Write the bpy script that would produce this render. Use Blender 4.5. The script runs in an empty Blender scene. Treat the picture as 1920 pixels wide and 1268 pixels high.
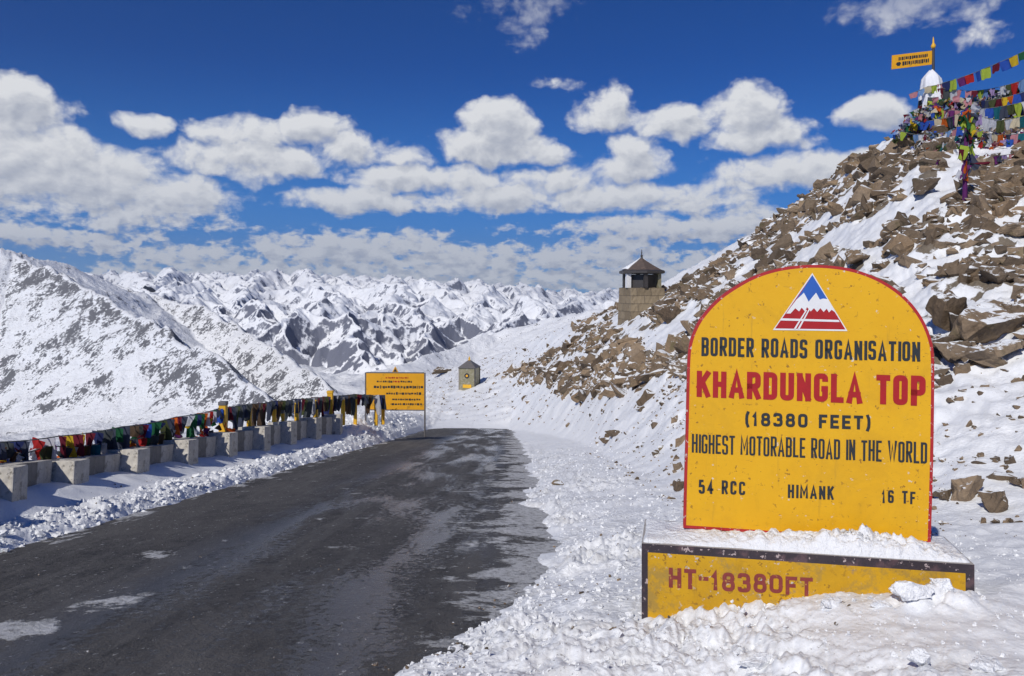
import bpy, bmesh, math, random
import numpy as np
from mathutils import Vector, Matrix

# ------------------------------------------------------------------ camera, sky, sun
F = 1493.0            # focal length in photo pixels (photo 1920 wide), horizon at row 540
HOR = 540.0
scene = bpy.context.scene
col = scene.collection
cam_d = bpy.data.cameras.new("camera"); cam = bpy.data.objects.new("camera", cam_d); col.objects.link(cam)
cam_d.sensor_width = 36.0; cam_d.lens = 36.0 * F / 1920.0
cam_d.shift_y = -(634 - HOR) / 1920.0
cam.rotation_euler = (math.radians(90), 0, 0)
cam_d.clip_start = 0.1; cam_d.clip_end = 90000
scene.camera = cam
scene.view_settings.view_transform = 'Standard'
scene.view_settings.look = 'None'
scene.view_settings.exposure = -0.02
scene.view_settings.gamma = 1.0
scene.cycles.max_bounces = 6
scene.cycles.diffuse_bounces = 3
scene.cycles.transparent_max_bounces = 8
scene.cycles.use_denoising = True

SUN_AZ = math.radians(209)      # clockwise from +Y (north): behind the camera, to the left
SUN_EL = math.radians(39)
sund = Vector((math.sin(SUN_AZ) * math.cos(SUN_EL), math.cos(SUN_AZ) * math.cos(SUN_EL), math.sin(SUN_EL)))
sl = bpy.data.lights.new("sun", 'SUN'); sl.energy = 3.7; sl.angle = math.radians(0.53); sl.color = (1.0, 0.955, 0.88)
so = bpy.data.objects.new("sun", sl); col.objects.link(so)
so.rotation_euler = (-sund).to_track_quat('-Z', 'Y').to_euler()

SKY_STRENGTH = 0.075
CLOUD_GAIN = 1.0

class NT:
    """small node-tree helper"""
    def __init__(s, tree): s.t = tree; s.N = tree.nodes; s.L = tree.links
    def n(s, typ, **kw):
        nd = s.N.new(typ)
        for k, v in kw.items(): setattr(nd, k, v)
        return nd
    def link(s, a, b): s.L.new(a, b)
    def put(s, sock, v):
        if hasattr(v, 'is_output') or hasattr(v, 'links'): s.L.new(v, sock)
        else: sock.default_value = v
    def m(s, op, a, b=None, c=None, clamp=False):
        nd = s.n('ShaderNodeMath', operation=op, use_clamp=clamp)
        s.put(nd.inputs[0], a)
        if b is not None: s.put(nd.inputs[1], b)
        if c is not None: s.put(nd.inputs[2], c)
        return nd.outputs[0]
    def vm(s, op, a, b=None, c=None):
        nd = s.n('ShaderNodeVectorMath', operation=op)
        s.put(nd.inputs[0], a)
        if b is not None: s.put(nd.inputs[1], b)
        if c is not None: s.put(nd.inputs[2], c)
        return nd.outputs['Value'] if op in ('LENGTH', 'DOT_PRODUCT', 'DISTANCE') else nd.outputs[0]
    def ramp(s, fac, lo, hi, a=0.0, b=1.0):
        nd = s.n('ShaderNodeMapRange', interpolation_type='SMOOTHSTEP')
        s.put(nd.inputs['Value'], fac)
        nd.inputs['From Min'].default_value = lo; nd.inputs['From Max'].default_value = hi
        nd.inputs['To Min'].default_value = a; nd.inputs['To Max'].default_value = b
        return nd.outputs[0]
    def noise(s, vec, scale, detail=4, rough=0.55, dist=0.0, dim='3D', lac=2.0):
        nd = s.n('ShaderNodeTexNoise', noise_dimensions=dim)
        if vec is not None: s.link(vec, nd.inputs['Vector'])
        nd.inputs['Scale'].default_value = scale; nd.inputs['Detail'].default_value = detail
        nd.inputs['Roughness'].default_value = rough; nd.inputs['Distortion'].default_value = dist
        nd.inputs['Lacunarity'].default_value = lac
        return nd.outputs[0]
    def voro(s, vec, scale, feature='F1', out=0, rnd=1.0):
        nd = s.n('ShaderNodeTexVoronoi', feature=feature)
        s.link(vec, nd.inputs['Vector']); nd.inputs['Scale'].default_value = scale
        nd.inputs['Randomness'].default_value = rnd
        return nd.outputs[out]
    def mix(s, fac, a, b, mode='MIX'):
        nd = s.n('ShaderNodeMix', data_type='RGBA', blend_type=mode)
        s.put(nd.inputs[0], fac)
        for i, v in ((6, a), (7, b)):
            if isinstance(v, tuple): nd.inputs[i].default_value = (*v[:3], 1)
            else: s.link(v, nd.inputs[i])
        return nd.outputs[2]
    def comb(s, x, y, z):
        nd = s.n('ShaderNodeCombineXYZ')
        for i, v in enumerate((x, y, z)): s.put(nd.inputs[i], v)
        return nd.outputs[0]
    def sep(s, v):
        nd = s.n('ShaderNodeSeparateXYZ'); s.link(v, nd.inputs[0]); return nd.outputs

# ---- the sky: Nishita air plus a deck of cumulus laid out by azimuth and elevation
world = bpy.data.worlds.new("World"); scene.world = world; world.use_nodes = True
world.cycles.sampling_method = 'MANUAL'; world.cycles.sample_map_resolution = 512
W = NT(world.node_tree); W.N.clear()
CL = [  # cloud banks: azimuth/elevation given as (u, v, ru, rv, weight) in a 1493-per-radian frame
 (15,200,95,70,1.0),(70,215,45,40,.7),(130,335,240,72,1.0),(330,368,125,56,.95),(40,290,190,60,1.0),(240,408,200,30,.72),
 (268,236,62,24,.8),(460,250,120,40,.85),(580,235,75,36,.85),(480,300,180,42,.95),(340,283,110,12,.45),(660,282,100,36,.85),
 (745,300,70,20,.6),(700,378,190,28,.85),(790,335,190,28,.85),(930,372,170,34,.9),
 (935,235,72,55,1.05),(920,275,130,38,1.0),(1010,290,72,30,.85),(850,270,50,30,.6),
 (1040,340,110,30,.85),(1160,368,260,34,.95),(1300,380,120,28,.75),
 (1140,205,72,50,.85),(1095,222,40,28,.6),(1182,290,62,40,.85),(1165,318,90,24,.75),(1275,232,80,40,.85),(1395,215,78,60,1.05),(1420,255,110,34,.9),(1500,268,60,18,.6),
 (1470,318,170,40,.85),(1570,320,110,42,.9),(1390,345,110,20,.6),
 (1645,215,78,38,.85),(1220,430,160,30,.8),(1390,425,150,38,.85),(1010,432,120,16,.5),
 (110,450,260,28,.8),(330,482,230,34,.8),(650,465,240,40,1.0),(800,500,320,46,1.0),(1080,490,260,46,.9),(1260,500,240,44,.85),(560,515,600,30,.9),
 (1100,520,500,34,.9),(480,430,120,18,.45),
 (960,15,130,42,.42),(985,60,60,30,.36),(1730,8,180,46,.5),(1870,60,110,34,.36),(120,215,80,24,.28),(1060,155,60,16,.25),
]
def cloud_group():
    g = bpy.data.node_groups.new("cloud_cover", 'ShaderNodeTree')
    g.interface.new_socket('P', in_out='INPUT', socket_type='NodeSocketVector')
    g.interface.new_socket('Cover', in_out='OUTPUT', socket_type='NodeSocketFloat')
    G = NT(g); gi = G.n('NodeGroupInput'); go = G.n('NodeGroupOutput')
    P0 = gi.outputs[0]
    wn = G.n('ShaderNodeTexNoise', noise_dimensions='2D'); G.link(P0, wn.inputs['Vector'])
    wn.inputs['Scale'].default_value = .011; wn.inputs['Detail'].default_value = 3
    P = G.vm('MULTIPLY_ADD', G.vm('SUBTRACT', wn.outputs['Color'], (.5, .5, .5)), (85, 44, 0), P0)
    acc = None
    for (u, v, ru, rv, w) in CL:
        az = math.atan((u - 960) / F) * F
        hyp = math.hypot(F, u - 960)
        el = math.atan((HOR - v) / hyp) * F
        k = math.cos(math.atan((u - 960) / F))
        ru *= 1.12 * k * k; rv *= 1.12 * k
        q = G.vm('MULTIPLY_ADD', P, (1 / ru, 1 / rv, 0), (-az / ru, -el / rv, 0))
        l = G.vm('DOT_PRODUCT', q, q)
        f = G.m('MULTIPLY_ADD', l, -w * .95, w)
        acc = f if acc is None else G.m('SMOOTH_MAX', acc, f, .12)
    Ps = G.vm('MULTIPLY', P0, (1.0, 1.35, 0))
    n1 = G.noise(Ps, .011, 8, .54, 0.15, dim='2D')
    bil = G.noise(Ps, .04, 6, .6, 0.0, dim='2D')
    vo = G.n('ShaderNodeTexVoronoi', feature='SMOOTH_F1', voronoi_dimensions='2D')
    G.link(G.vm('MULTIPLY_ADD', G.vm('SUBTRACT', wn.outputs['Color'], (.5,.5,.5)), (60,60,0), Ps), vo.inputs['Vector'])
    vo.inputs['Scale'].default_value = .034; vo.inputs['Smoothness'].default_value = .35
    vo.inputs['Detail'].default_value = 2.0; vo.inputs['Roughness'].default_value = .55
    t = G.m('MULTIPLY_ADD', G.m('SUBTRACT', n1, .5), 1.65, G.m('MULTIPLY_ADD', acc, 1.5, -.14))
    t = G.m('MULTIPLY_ADD', G.m('SUBTRACT', bil, .5), .42, t)
    t = G.m('MULTIPLY_ADD', G.m('SUBTRACT', .42, vo.outputs['Distance']), .34, t)
    elv = G.sep(P0)[1]; low = G.ramp(elv, 20, 210, 1.0, 0.0)
    fine = G.noise(G.vm('MULTIPLY', P0, (1.0, 2.0, 0)), .036, 6, .6, .2, dim='2D')
    t = G.m('ADD', t, G.m('MULTIPLY', G.m('SUBTRACT', fine, .53), G.m('MULTIPLY', low, 3.4)))
    G.link(t, go.inputs[0])
    return g
cg = cloud_group()
geo = W.n('ShaderNodeNewGeometry')
dirv = W.vm('MULTIPLY', geo.outputs['Incoming'], (-1, -1, -1))
X_, Y_, Z_ = W.sep(dirv)
az = W.m('MULTIPLY', W.m('ARCTAN2', X_, Y_), F)
el = W.m('MULTIPLY', W.m('ARCSINE', Z_), F)
P = W.comb(az, el, 0.0)
def cover(p):
    nd = W.n('ShaderNodeGroup'); nd.node_tree = cg; W.link(p, nd.inputs[0]); return nd.outputs[0]
c0 = cover(P)
c1 = cover(W.vm('ADD', P, (-9.0, 17.0, 0)))
alpha = W.m('MULTIPLY', W.ramp(c0, -.04, .80), W.ramp(el, 390, 480, 1.0, .42))
# thickness towards the light decides how grey a piece of cloud is
thick = W.ramp(c1, .15, 1.7)
relief = W.m('SUBTRACT', c0, c1)
shade = W.m('ADD', W.m('SUBTRACT', .93, W.m('MULTIPLY', thick, .42)), W.m('MULTIPLY', W.m('MAXIMUM', W.m('MINIMUM', relief, .5), -.5), .42), clamp=True)
far = W.ramp(el, 0, 230)        # distant low deck is greyer and bluer
ccol = W.mix(shade, (.28, .32, .42), (.82, .83, .845))
ccol = W.mix(far, W.mix(.42, ccol, (.48, .55, .68)), ccol)
sky = W.n('ShaderNodeTexSky', sky_type='NISHITA'); sky.sun_disc = False
sky.sun_elevation = SUN_EL; sky.sun_rotation = SUN_AZ; sky.altitude = 5300
sky.air_density = 1.0; sky.dust_density = .15; sky.ozone_density = 3.0
skyc = W.mix(1.0, sky.outputs[0], (.045, .47, 1.08), mode='MULTIPLY')
inv = 1.0 / SKY_STRENGTH
cl_s = W.mix(1.0, ccol, (inv * CLOUD_GAIN,) * 3, mode='MULTIPLY')
skyc = W.mix(W.ramp(el, 0, 420, .60, 0), skyc, (.050 * inv, .27 * inv, .64 * inv)); veil = W.ramp(el, -40, 110, .5, 0)
tot = W.mix(W.m('MULTIPLY', alpha, .97), W.mix(veil, skyc, (.36 * inv, .47 * inv, .62 * inv)), cl_s)
bg = W.n('ShaderNodeBackground'); W.link(tot, bg.inputs[0]); bg.inputs[1].default_value = SKY_STRENGTH
wo = W.n('ShaderNodeOutputWorld'); W.link(bg.outputs[0], wo.inputs[0])

# ------------------------------------------------------------------ helpers
rng = np.random.default_rng(7); random.seed(7)
def tag(o, label=None, cat=None, group=None, kind=None):
    if label: o['label'] = label
    if cat: o['category'] = cat
    if group: o['group'] = group
    if kind: o['kind'] = kind
    return o
def empty(name, loc=(0, 0, 0), rz=0.0, rx=0.0, ry=0.0):
    o = bpy.data.objects.new(name, None); col.objects.link(o); o.location = loc
    o.rotation_euler = (rx, ry, rz); o.empty_display_size = .2; return o
def pydata(name, verts, faces, mats, parent=None, midx=None, smooth=False):
    me = bpy.data.meshes.new(name); me.from_pydata([tuple(v) for v in verts], [], faces)
    if not isinstance(mats, (list, tuple)): mats = [mats]
    for m in mats: me.materials.append(m)
    if midx is not None: me.polygons.foreach_set('material_index', midx)
    if smooth: me.polygons.foreach_set('use_smooth', [True] * len(me.polygons))
    me.update()
    o = bpy.data.objects.new(name, me); col.objects.link(o)
    if parent: o.parent = parent
    return o
def np_mesh(name, V, Fc, mat, smooth=True, parent=None):
    V = np.asarray(V, np.float32); Fc = np.asarray(Fc, np.int32); k = Fc.shape[1]
    me = bpy.data.meshes.new(name)
    me.vertices.add(len(V)); me.vertices.foreach_set('co', V.ravel())
    me.loops.add(Fc.size); me.loops.foreach_set('vertex_index', Fc.ravel())
    me.polygons.add(len(Fc)); me.polygons.foreach_set('loop_start', np.arange(0, Fc.size, k, dtype=np.int32))
    me.polygons.foreach_set('loop_total', np.full(len(Fc), k, np.int32))
    me.polygons.foreach_set('use_smooth', np.full(len(Fc), smooth))
    me.update(calc_edges=True); me.materials.append(mat)
    o = bpy.data.objects.new(name, me); col.objects.link(o)
    if parent: o.parent = parent
    return o
def grid_faces(r, c):
    i = np.arange(r - 1)[:, None] * c + np.arange(c - 1)[None, :]
    return np.stack([i, i + 1, i + c + 1, i + c], -1).reshape(-1, 4)
def attr(o, name, arr):
    a = o.data.attributes.new(name, 'FLOAT', 'POINT'); a.data.foreach_set('value', np.asarray(arr, np.float32).ravel())

class MB:
    """collects primitives into one mesh"""
    def __init__(s): s.v = []; s.f = []; s.mi = []
    def add(s, verts, faces, mi=0):
        b = len(s.v); s.v += [tuple(v) for v in verts]; s.f += [tuple(i + b for i in f) for f in faces]; s.mi += [mi] * len(faces)
    def box(s, x0, x1, y0, y1, z0, z1, mi=0, M=None):
        vs = [Vector((x, y, z)) for z in (z0, z1) for y in (y0, y1) for x in (x0, x1)]
        if M: vs = [M @ v for v in vs]
        s.add(vs, [(0, 2, 3, 1), (4, 5, 7, 6), (0, 1, 5, 4), (2, 6, 7, 3), (0, 4, 6, 2), (1, 3, 7, 5)], mi)
    def frustum(s, pts0, pts1, mi=0, caps=True):
        n = len(pts0); fs = [(i, (i + 1) % n, n + (i + 1) % n, n + i) for i in range(n)]
        if caps: fs += [tuple(reversed(range(n))), tuple(range(n, 2 * n))]
        s.add(list(pts0) + list(pts1), fs, mi)
    def lathe(s, prof, n=12, mi=0, c=(0, 0), rot=0):
        vs = []; fs = []
        for (r, z) in prof:
            for k in range(n):
                a = 2 * math.pi * k / n + rot; vs.append((c[0] + r * math.cos(a), c[1] + r * math.sin(a), z))
        for i in range(len(prof) - 1):
            for k in range(n):
                fs.append((i * n + k, i * n + (k + 1) % n, (i + 1) * n + (k + 1) % n, (i + 1) * n + k))
        fs += [tuple(reversed(range(n))), tuple(range((len(prof) - 1) * n, len(prof) * n))]
        s.add(vs, fs, mi)
    def tube(s, pts, r, n=6, mi=0):
        pts = [Vector(p) for p in pts]; vs = []
        for i, p in enumerate(pts):
            t = (pts[min(i + 1, len(pts) - 1)] - pts[max(i - 1, 0)]).normalized()
            a = t.orthogonal().normalized(); b = t.cross(a)
            rr = r[i] if isinstance(r, (list, tuple)) else r
            for k in range(n):
                an = 2 * math.pi * k / n; vs.append(p + (a * math.cos(an) + b * math.sin(an)) * rr)
        fs = [(i * n + k, i * n + (k + 1) % n, (i + 1) * n + (k + 1) % n, (i + 1) * n + k) for i in range(len(pts) - 1) for k in range(n)]
        fs += [tuple(reversed(range(n))), tuple(range((len(pts) - 1) * n, len(pts) * n))]
        s.add(vs, fs, mi)
    def build(s, name, mats, parent=None, smooth=False, bevel=0, loc=None, rz=0):
        o = pydata(name, s.v, s.f, mats, parent, s.mi, smooth)
        if bevel:
            bm = bmesh.new(); bm.from_mesh(o.data)
            es = [e for e in bm.edges if len(e.link_faces) == 2 and e.calc_face_angle(0) > .5]
            bmesh.ops.bevel(bm, geom=es, offset=bevel, segments=2, affect='EDGES', profile=.7)
            bm.to_mesh(o.data); bm.free()
        if loc is not None: o.location = loc
        if rz: o.rotation_euler.z = rz
        return o

# gradient noise in numpy
_perm = rng.permutation(256).astype(np.int32); _perm = np.concatenate([_perm, _perm])
_ga = rng.random(256) * 2 * np.pi; _gx = np.cos(_ga); _gy = np.sin(_ga)
def gn(x, y, seed=0):
    x = np.asarray(x, np.float64) + seed * 17.31; y = np.asarray(y, np.float64) - seed * 9.77
    xi = np.floor(x).astype(np.int64); yi = np.floor(y).astype(np.int64)
    xf = x - xi; yf = y - yi
    u = xf * xf * xf * (xf * (xf * 6 - 15) + 10); v = yf * yf * yf * (yf * (yf * 6 - 15) + 10)
    def g(ix, iy, fx, fy):
        h = _perm[(_perm[ix & 255] + iy) & 255]
        return _gx[h] * fx + _gy[h] * fy
    a = g(xi, yi, xf, yf); b = g(xi + 1, yi, xf - 1, yf); c = g(xi, yi + 1, xf, yf - 1); d = g(xi + 1, yi + 1, xf - 1, yf - 1)
    return (a + (b - a) * u + (c - a) * v + (a - b - c + d) * u * v) * 1.45
def fbm(x, y, o=4, seed=0, g=.5, l=2.03):
    s = 0; a = 1
    for i in range(o): s = s + a * gn(x, y, seed + i * 3); x = x * l; y = y * l; a *= g
    return s
def ridged(x, y, o=5, seed=0, g=.5, l=2.07):
    s = 0; a = 1; w = 1; tot = 0
    for i in range(o):
        n = 1 - np.abs(gn(x, y, seed + i * 5)); n = n * n
        s = s + a * n * w; w = np.clip(n * 1.6, 0, 1); tot += a; x = x * l; y = y * l; a *= g
    return s / tot
def billow(x, y, o=3, seed=0):
    s = 0; a = 1
    for i in range(o): s = s + a * np.abs(gn(x, y, seed + i * 7)); x = x * 2.1; y = y * 2.1; a *= .55
    return s
def sstep(e0, e1, x):
    t = np.clip((x - e0) / (e1 - e0), 0, 1); return t * t * (3 - 2 * t)
def smax(a, b, k):
    h = np.clip(.5 + .5 * (a - b) / k, 0, 1); return b + (a - b) * h + k * h * (1 - h)

# ------------------------------------------------------------------ materials
def mat(name):
    m = bpy.data.materials.new(name); m.use_nodes = True
    t = NT(m.node_tree); t.N.clear()
    b = t.n('ShaderNodeBsdfPrincipled'); o = t.n('ShaderNodeOutputMaterial'); t.link(b.outputs[0], o.inputs[0])
    return m, t, b
def bump(t, b, h, dist, strength=1.0):
    nd = t.n('ShaderNodeBump'); nd.inputs['Strength'].default_value = strength; nd.inputs['Distance'].default_value = dist
    t.link(h, nd.inputs['Height']); t.link(nd.outputs[0], b.inputs['Normal']); return nd
def objco(t): return t.n('ShaderNodeTexCoord').outputs['Object']
def pos(t): return t.n('ShaderNodeNewGeometry').outputs['Position']

def simple(name, c, rough=.6, var=.25, scale=6, bmp=0.0, metal=0, chips=None, dirt=None):
    m, t, b = mat(name); p = objco(t)
    n = t.noise(p, scale, 5, .6)
    cc = t.mix(n, tuple(x * (1 - var) for x in c), tuple(min(1, x * (1 + var)) for x in c))
    if dirt:
        d = t.ramp(t.noise(p, dirt[0], 6, .65), dirt[1], dirt[1] + .12)
        cc = t.mix(t.m('MULTIPLY', d, .75), cc, dirt[2])
    if chips:
        d = t.ramp(t.noise(p, chips[0], 5, .7), chips[1], chips[1] + .02)
        cc = t.mix(d, cc, chips[2])
    t.link(cc, b.inputs['Base Color']); b.inputs['Roughness'].default_value = rough; b.inputs['Metallic'].default_value = metal
    if bmp: bump(t, b, t.noise(p, scale * 3, 5, .6), bmp)
    return m

# snow with grit; 'bare' attribute tells where soil and gravel come through
def snow_material(name, far=False):
    m, t, b = mat(name); p = pos(t)
    at = t.n('ShaderNodeAttribute', attribute_name='bare').outputs['Fac']
    grit_a = t.n('ShaderNodeAttribute', attribute_name='grit').outputs['Fac']
    n1 = t.noise(p, 1.3, 6, .6); n2 = t.noise(p, 9, 6, .65); n3 = t.noise(p, 45, 4, .7)
    snow = t.mix(n1, (.77, .795, .84), (.865, .87, .88))
    # fine grit
    g = t.ramp(t.noise(p, 38, 4, .6), .62, .67)
    g = t.m('MULTIPLY', g, t.ramp(t.noise(p, 2.2, 4, .6), .42, .62))
    snow = t.mix(t.m('MULTIPLY', g, t.m('MULTIPLY_ADD', grit_a, .6, .25)), snow, (.16, .14, .12))
    dirty = t.m('MULTIPLY', t.ramp(t.noise(p, 3.1, 6, .7), .45, .75), grit_a)
    snow = t.mix(t.m('MULTIPLY', dirty, .55), snow, (.42, .40, .37))
    soil = t.mix(n2, (.10, .08, .058), (.23, .19, .145))
    soil = t.mix(t.ramp(n3, .5, .8), soil, (.33, .29, .235))
    f = t.m('ADD', t.m('MULTIPLY', at, 1.25), t.m('MULTIPLY_ADD', t.noise(p, 2.6, 7, .68), 1.0, -.5))
    nz = t.sep(t.n('ShaderNodeNewGeometry').outputs['Normal'])[2]
    f = t.ramp(f, .56, .66)
    t.link(t.mix(f, snow, soil), b.inputs['Base Color'])
    t.link(t.m('MULTIPLY_ADD', f, .35, .5), b.inputs['Roughness'])
    b.inputs['Specular IOR Level'].default_value = .3
    h = t.m('ADD', t.m('MULTIPLY', n2, .5), t.m('MULTIPLY', t.voro(p, 22), .35))
    h = t.m('MULTIPLY', h, t.m('MULTIPLY_ADD', t.ramp(t.noise(p, .9, 4, .6), .40, .62), t.m('MULTIPLY_ADD', grit_a, .8, .2), .22))
    h = t.m('ADD', h, t.m('MULTIPLY', n3, .10))
    bump(t, b, h, .05, .75)
    return m
M_snow = snow_material('snow_and_soil')

def mountain_material(name, lam, lo=.60, hi=.74, rock=(.085, .08, .085), amt=.5, bumpd=None, blue=0):
    m, t, b = mat(name); p = pos(t)
    at = t.n('ShaderNodeAttribute', attribute_name='bare').outputs['Fac']
    g = t.n('ShaderNodeNewGeometry')
    nz = t.sep(g.outputs['Normal'])[2]
    n = t.noise(p, 1 / lam, 8, .68); n2 = t.noise(p, 7 / lam, 6, .7)
    f = t.m('ADD', t.m('SUBTRACT', 1.0, nz), t.m('MULTIPLY', t.m('SUBTRACT', n, .5), amt))
    f = t.m('ADD', f, t.m('MULTIPLY', t.m('SUBTRACT', n2, .5), amt * .9))
    f = t.m('ADD', f, at)
    f = t.ramp(f, 1 - hi, 1 - lo)
    rc = t.mix(n2, rock, tuple(min(1, c * 1.9) for c in rock))
    sn = t.mix(n, (.78, .81, .87), (.86, .87, .89))
    t.link(t.mix(t.m('MULTIPLY', f, .9), sn, rc), b.inputs['Base Color'])
    b.inputs['Roughness'].default_value = .8; b.inputs['Specular IOR Level'].default_value = .15
    bump(t, b, t.m('ADD', t.noise(p, 3 / lam, 8, .66), t.m('MULTIPLY', n2, .4)), bumpd or lam * .25, 1.0)
    return m

def rock_material():
    m, t, b = mat('brown_rock'); p = pos(t)
    oi = t.n('ShaderNodeObjectInfo').outputs['Random']
    at = t.n('ShaderNodeAttribute', attribute_name='tint').outputs['Fac']
    r = t.m('FRACT', t.m('ADD', oi, at))
    n1 = t.noise(p, 1.6, 6, .65); n2 = t.noise(p, 11, 6, .7)
    c = t.mix(n2, (.085, .060, .038), (.32, .23, .15))
    c = t.mix(t.m('MULTIPLY', r, .75), c, t.mix(n2, (.12, .092, .068), (.36, .285, .21)))
    c = t.mix(t.ramp(n1, .55, .72), c, (.135, .115, .062))
    rv = t.m('FRACT', t.m('MULTIPLY', r, 7.3)); c = t.mix(1.0, c, t.mix(rv, (.45, .45, .47), (1.3, 1.26, 1.2)), mode='MULTIPLY')
    g = t.n('ShaderNodeNewGeometry'); nz = t.sep(g.outputs['True Normal'])[2]
    f = t.m('ADD', nz, t.m('MULTIPLY', t.m('SUBTRACT', t.noise(p, 2.2, 6, .7), .5), 1.3))
    f = t.ramp(f, .80, .90)
    t.link(t.mix(f, c, (.85, .865, .885)), b.inputs['Base Color'])
    b.inputs['Roughness'].default_value = .85; b.inputs['Specular IOR Level'].default_value = .25
    bump(t, b, t.m('ADD', n2, t.m('MULTIPLY', t.voro(p, 7), .5)), .05, .8)
    return m
M_rock = rock_material()

def road_material():
    m, t, b = mat('wet_asphalt'); p = pos(t)
    st = t.vm('MULTIPLY', p, (1.0, .16, 1))            # streaks run along the road
    wet_n = t.noise(st, 1.1, 6, .62, .3)
    agg = t.noise(p, 55, 4, .7); ag2 = t.noise(p, 14, 6, .72)
    px, py, pz = t.sep(p)
    base = t.mix(ag2, (.030, .028, .027), (.135, .127, .118))
    base = t.mix(t.ramp(agg, .56, .68), base, (.25, .235, .22)); base = t.mix(t.ramp(t.noise(t.vm('MULTIPLY', p, (1, .5, 1)), 24, 5, .75), .50, .66), base, (.020, .020, .022))
    base = t.mix(t.m('MULTIPLY', t.ramp(t.noise(t.vm('MULTIPLY', p, (1, .55, 1)), 3.6, 8, .75), .46, .60), .55), base, (.155, .147, .137)); base = t.mix(t.m('MULTIPLY', t.ramp(t.noise(t.vm('MULTIPLY', t.vm('ADD', p, (9, 4, 0)), (1, .6, 1)), 2.6, 8, .75), .50, .62), .6), base, (.024, .023, .024))
    # dusty dry lanes and damp lanes
    dry = t.ramp(t.noise(st, .8, 6, .65, .2), .47, .66)
    base = t.mix(t.m('MULTIPLY', dry, .5), base, (.17, .16, .148))
    trk = t.ramp(t.noise(t.vm('MULTIPLY', t.vm('ADD', p, t.vm('MULTIPLY', t.comb(0, px, 0), (0, 0, 0))), (3.2, .06, 1)), 1.0, 4, .6), .50, .60); base = t.mix(t.m('MULTIPLY', trk, .35), base, (.20, .192, .18))
    # damp band through the middle of the lane
    band = t.m('MULTIPLY', t.ramp(px, -4.3, -2.6), t.ramp(px, .1, -.8))
    wet = t.m('MULTIPLY', t.ramp(t.m('ADD', wet_n, t.m('MULTIPLY', t.m('SUBTRACT', ag2, .5), .7)), .45, .56), band)
    base = t.mix(1.0, base, (.74, .74, .76), mode='MULTIPLY')
    base = t.mix(t.m('MULTIPLY', wet, .6), base, (.030, .034, .045))
    # thin packed snow: near the right verge, along the left edge, a few scraps elsewhere
    edge = t.ramp(px, -1.5, .8); edgel = t.ramp(px, -5.2, -6.1)
    sn = t.noise(t.vm('MULTIPLY', p, (.75, .80, 1)), 1.6, 9, .72, .2)
    sn2 = t.noise(t.vm('MULTIPLY', p, (1.0, .45, 1)), 1.9, 7, .66, .1)
    f = t.m('ADD', sn, t.m('MULTIPLY', edge, .27))
    f = t.m('MAXIMUM', f, t.m('ADD', sn2, t.m('MULTIPLY', edgel, .16)))
    f = t.m('MAXIMUM', f, t.m('ADD', sn2, t.m('MULTIPLY', t.ramp(px, -.2, -2.2), -.02)))
    sf = t.ramp(f, .64, .70)
    wv = t.vm('MULTIPLY_ADD', t.vm('SUBTRACT', t.n('ShaderNodeTexNoise').outputs['Color'], (.5, .5, .5)), (0, 0, 0), p)
    wq = t.n('ShaderNodeTexNoise'); t.link(p, wq.inputs['Vector']); wq.inputs['Scale'].default_value = 3.2; wq.inputs['Detail'].default_value = 6; wq.inputs['Roughness'].default_value = .7
    wv = t.vm('MULTIPLY_ADD', t.vm('SUBTRACT', wq.outputs['Color'], (.5, .5, .5)), (.8, 1.6, 0), p)
    for (cx, cy, rx_, ry_) in ((-3.45, 6.9, .30, .30), (-3.75, 6.05, .26, .30), (-4.05, 9.1, .22, .13), (.0, 10.9, .75, .30), (-.5, 11.6, .6, .16), (.35, 8.9, .5, .3), (-.6, 22, .15, 1.5), (-1.4, 27, .14, 1.2)):
        q = t.vm('MULTIPLY_ADD', wv, (1 / rx_, 1 / ry_, 0), (-cx / rx_, -cy / ry_, 0))
        sf = t.m('MAXIMUM', sf, t.ramp(t.m('ADD', t.vm('LENGTH', q), t.m('MULTIPLY', ag2, .9)), 1.5, 1.15))
    fleck = t.ramp(t.noise(t.vm('MULTIPLY', p, (1, .6, 1)), 16, 5, .7), .635, .66)  # light flecks: snow crumbs and painted-in glints on the asphalt
    sf = t.m('MAXIMUM', sf, t.m('MULTIPLY', fleck, .75))
    base = t.mix(t.m('MULTIPLY', sf, t.ramp(ag2, .34, .52, .25, .9)), base, t.mix(ag2, (.45, .45, .455), (.84, .85, .87)))
    t.link(base, b.inputs['Base Color'])
    rr = t.m('SUBTRACT', .80, t.m('MULTIPLY', wet, .66))
    t.link(t.m('MAXIMUM', rr, t.m('MULTIPLY', sf, .7)), b.inputs['Roughness'])
    b.inputs['Specular IOR Level'].default_value = .6
    h = t.m('ADD', t.m('MULTIPLY', agg, .35), t.m('MULTIPLY', ag2, .9))
    h = t.m('ADD', h, t.m('MULTIPLY', sf, .6))
    h = t.m('MULTIPLY', h, t.m('SUBTRACT', 1.0, t.m('MULTIPLY', wet, .72)))
    bump(t, b, h, .06, 1.0)
    return m
M_road = road_material()

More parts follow.
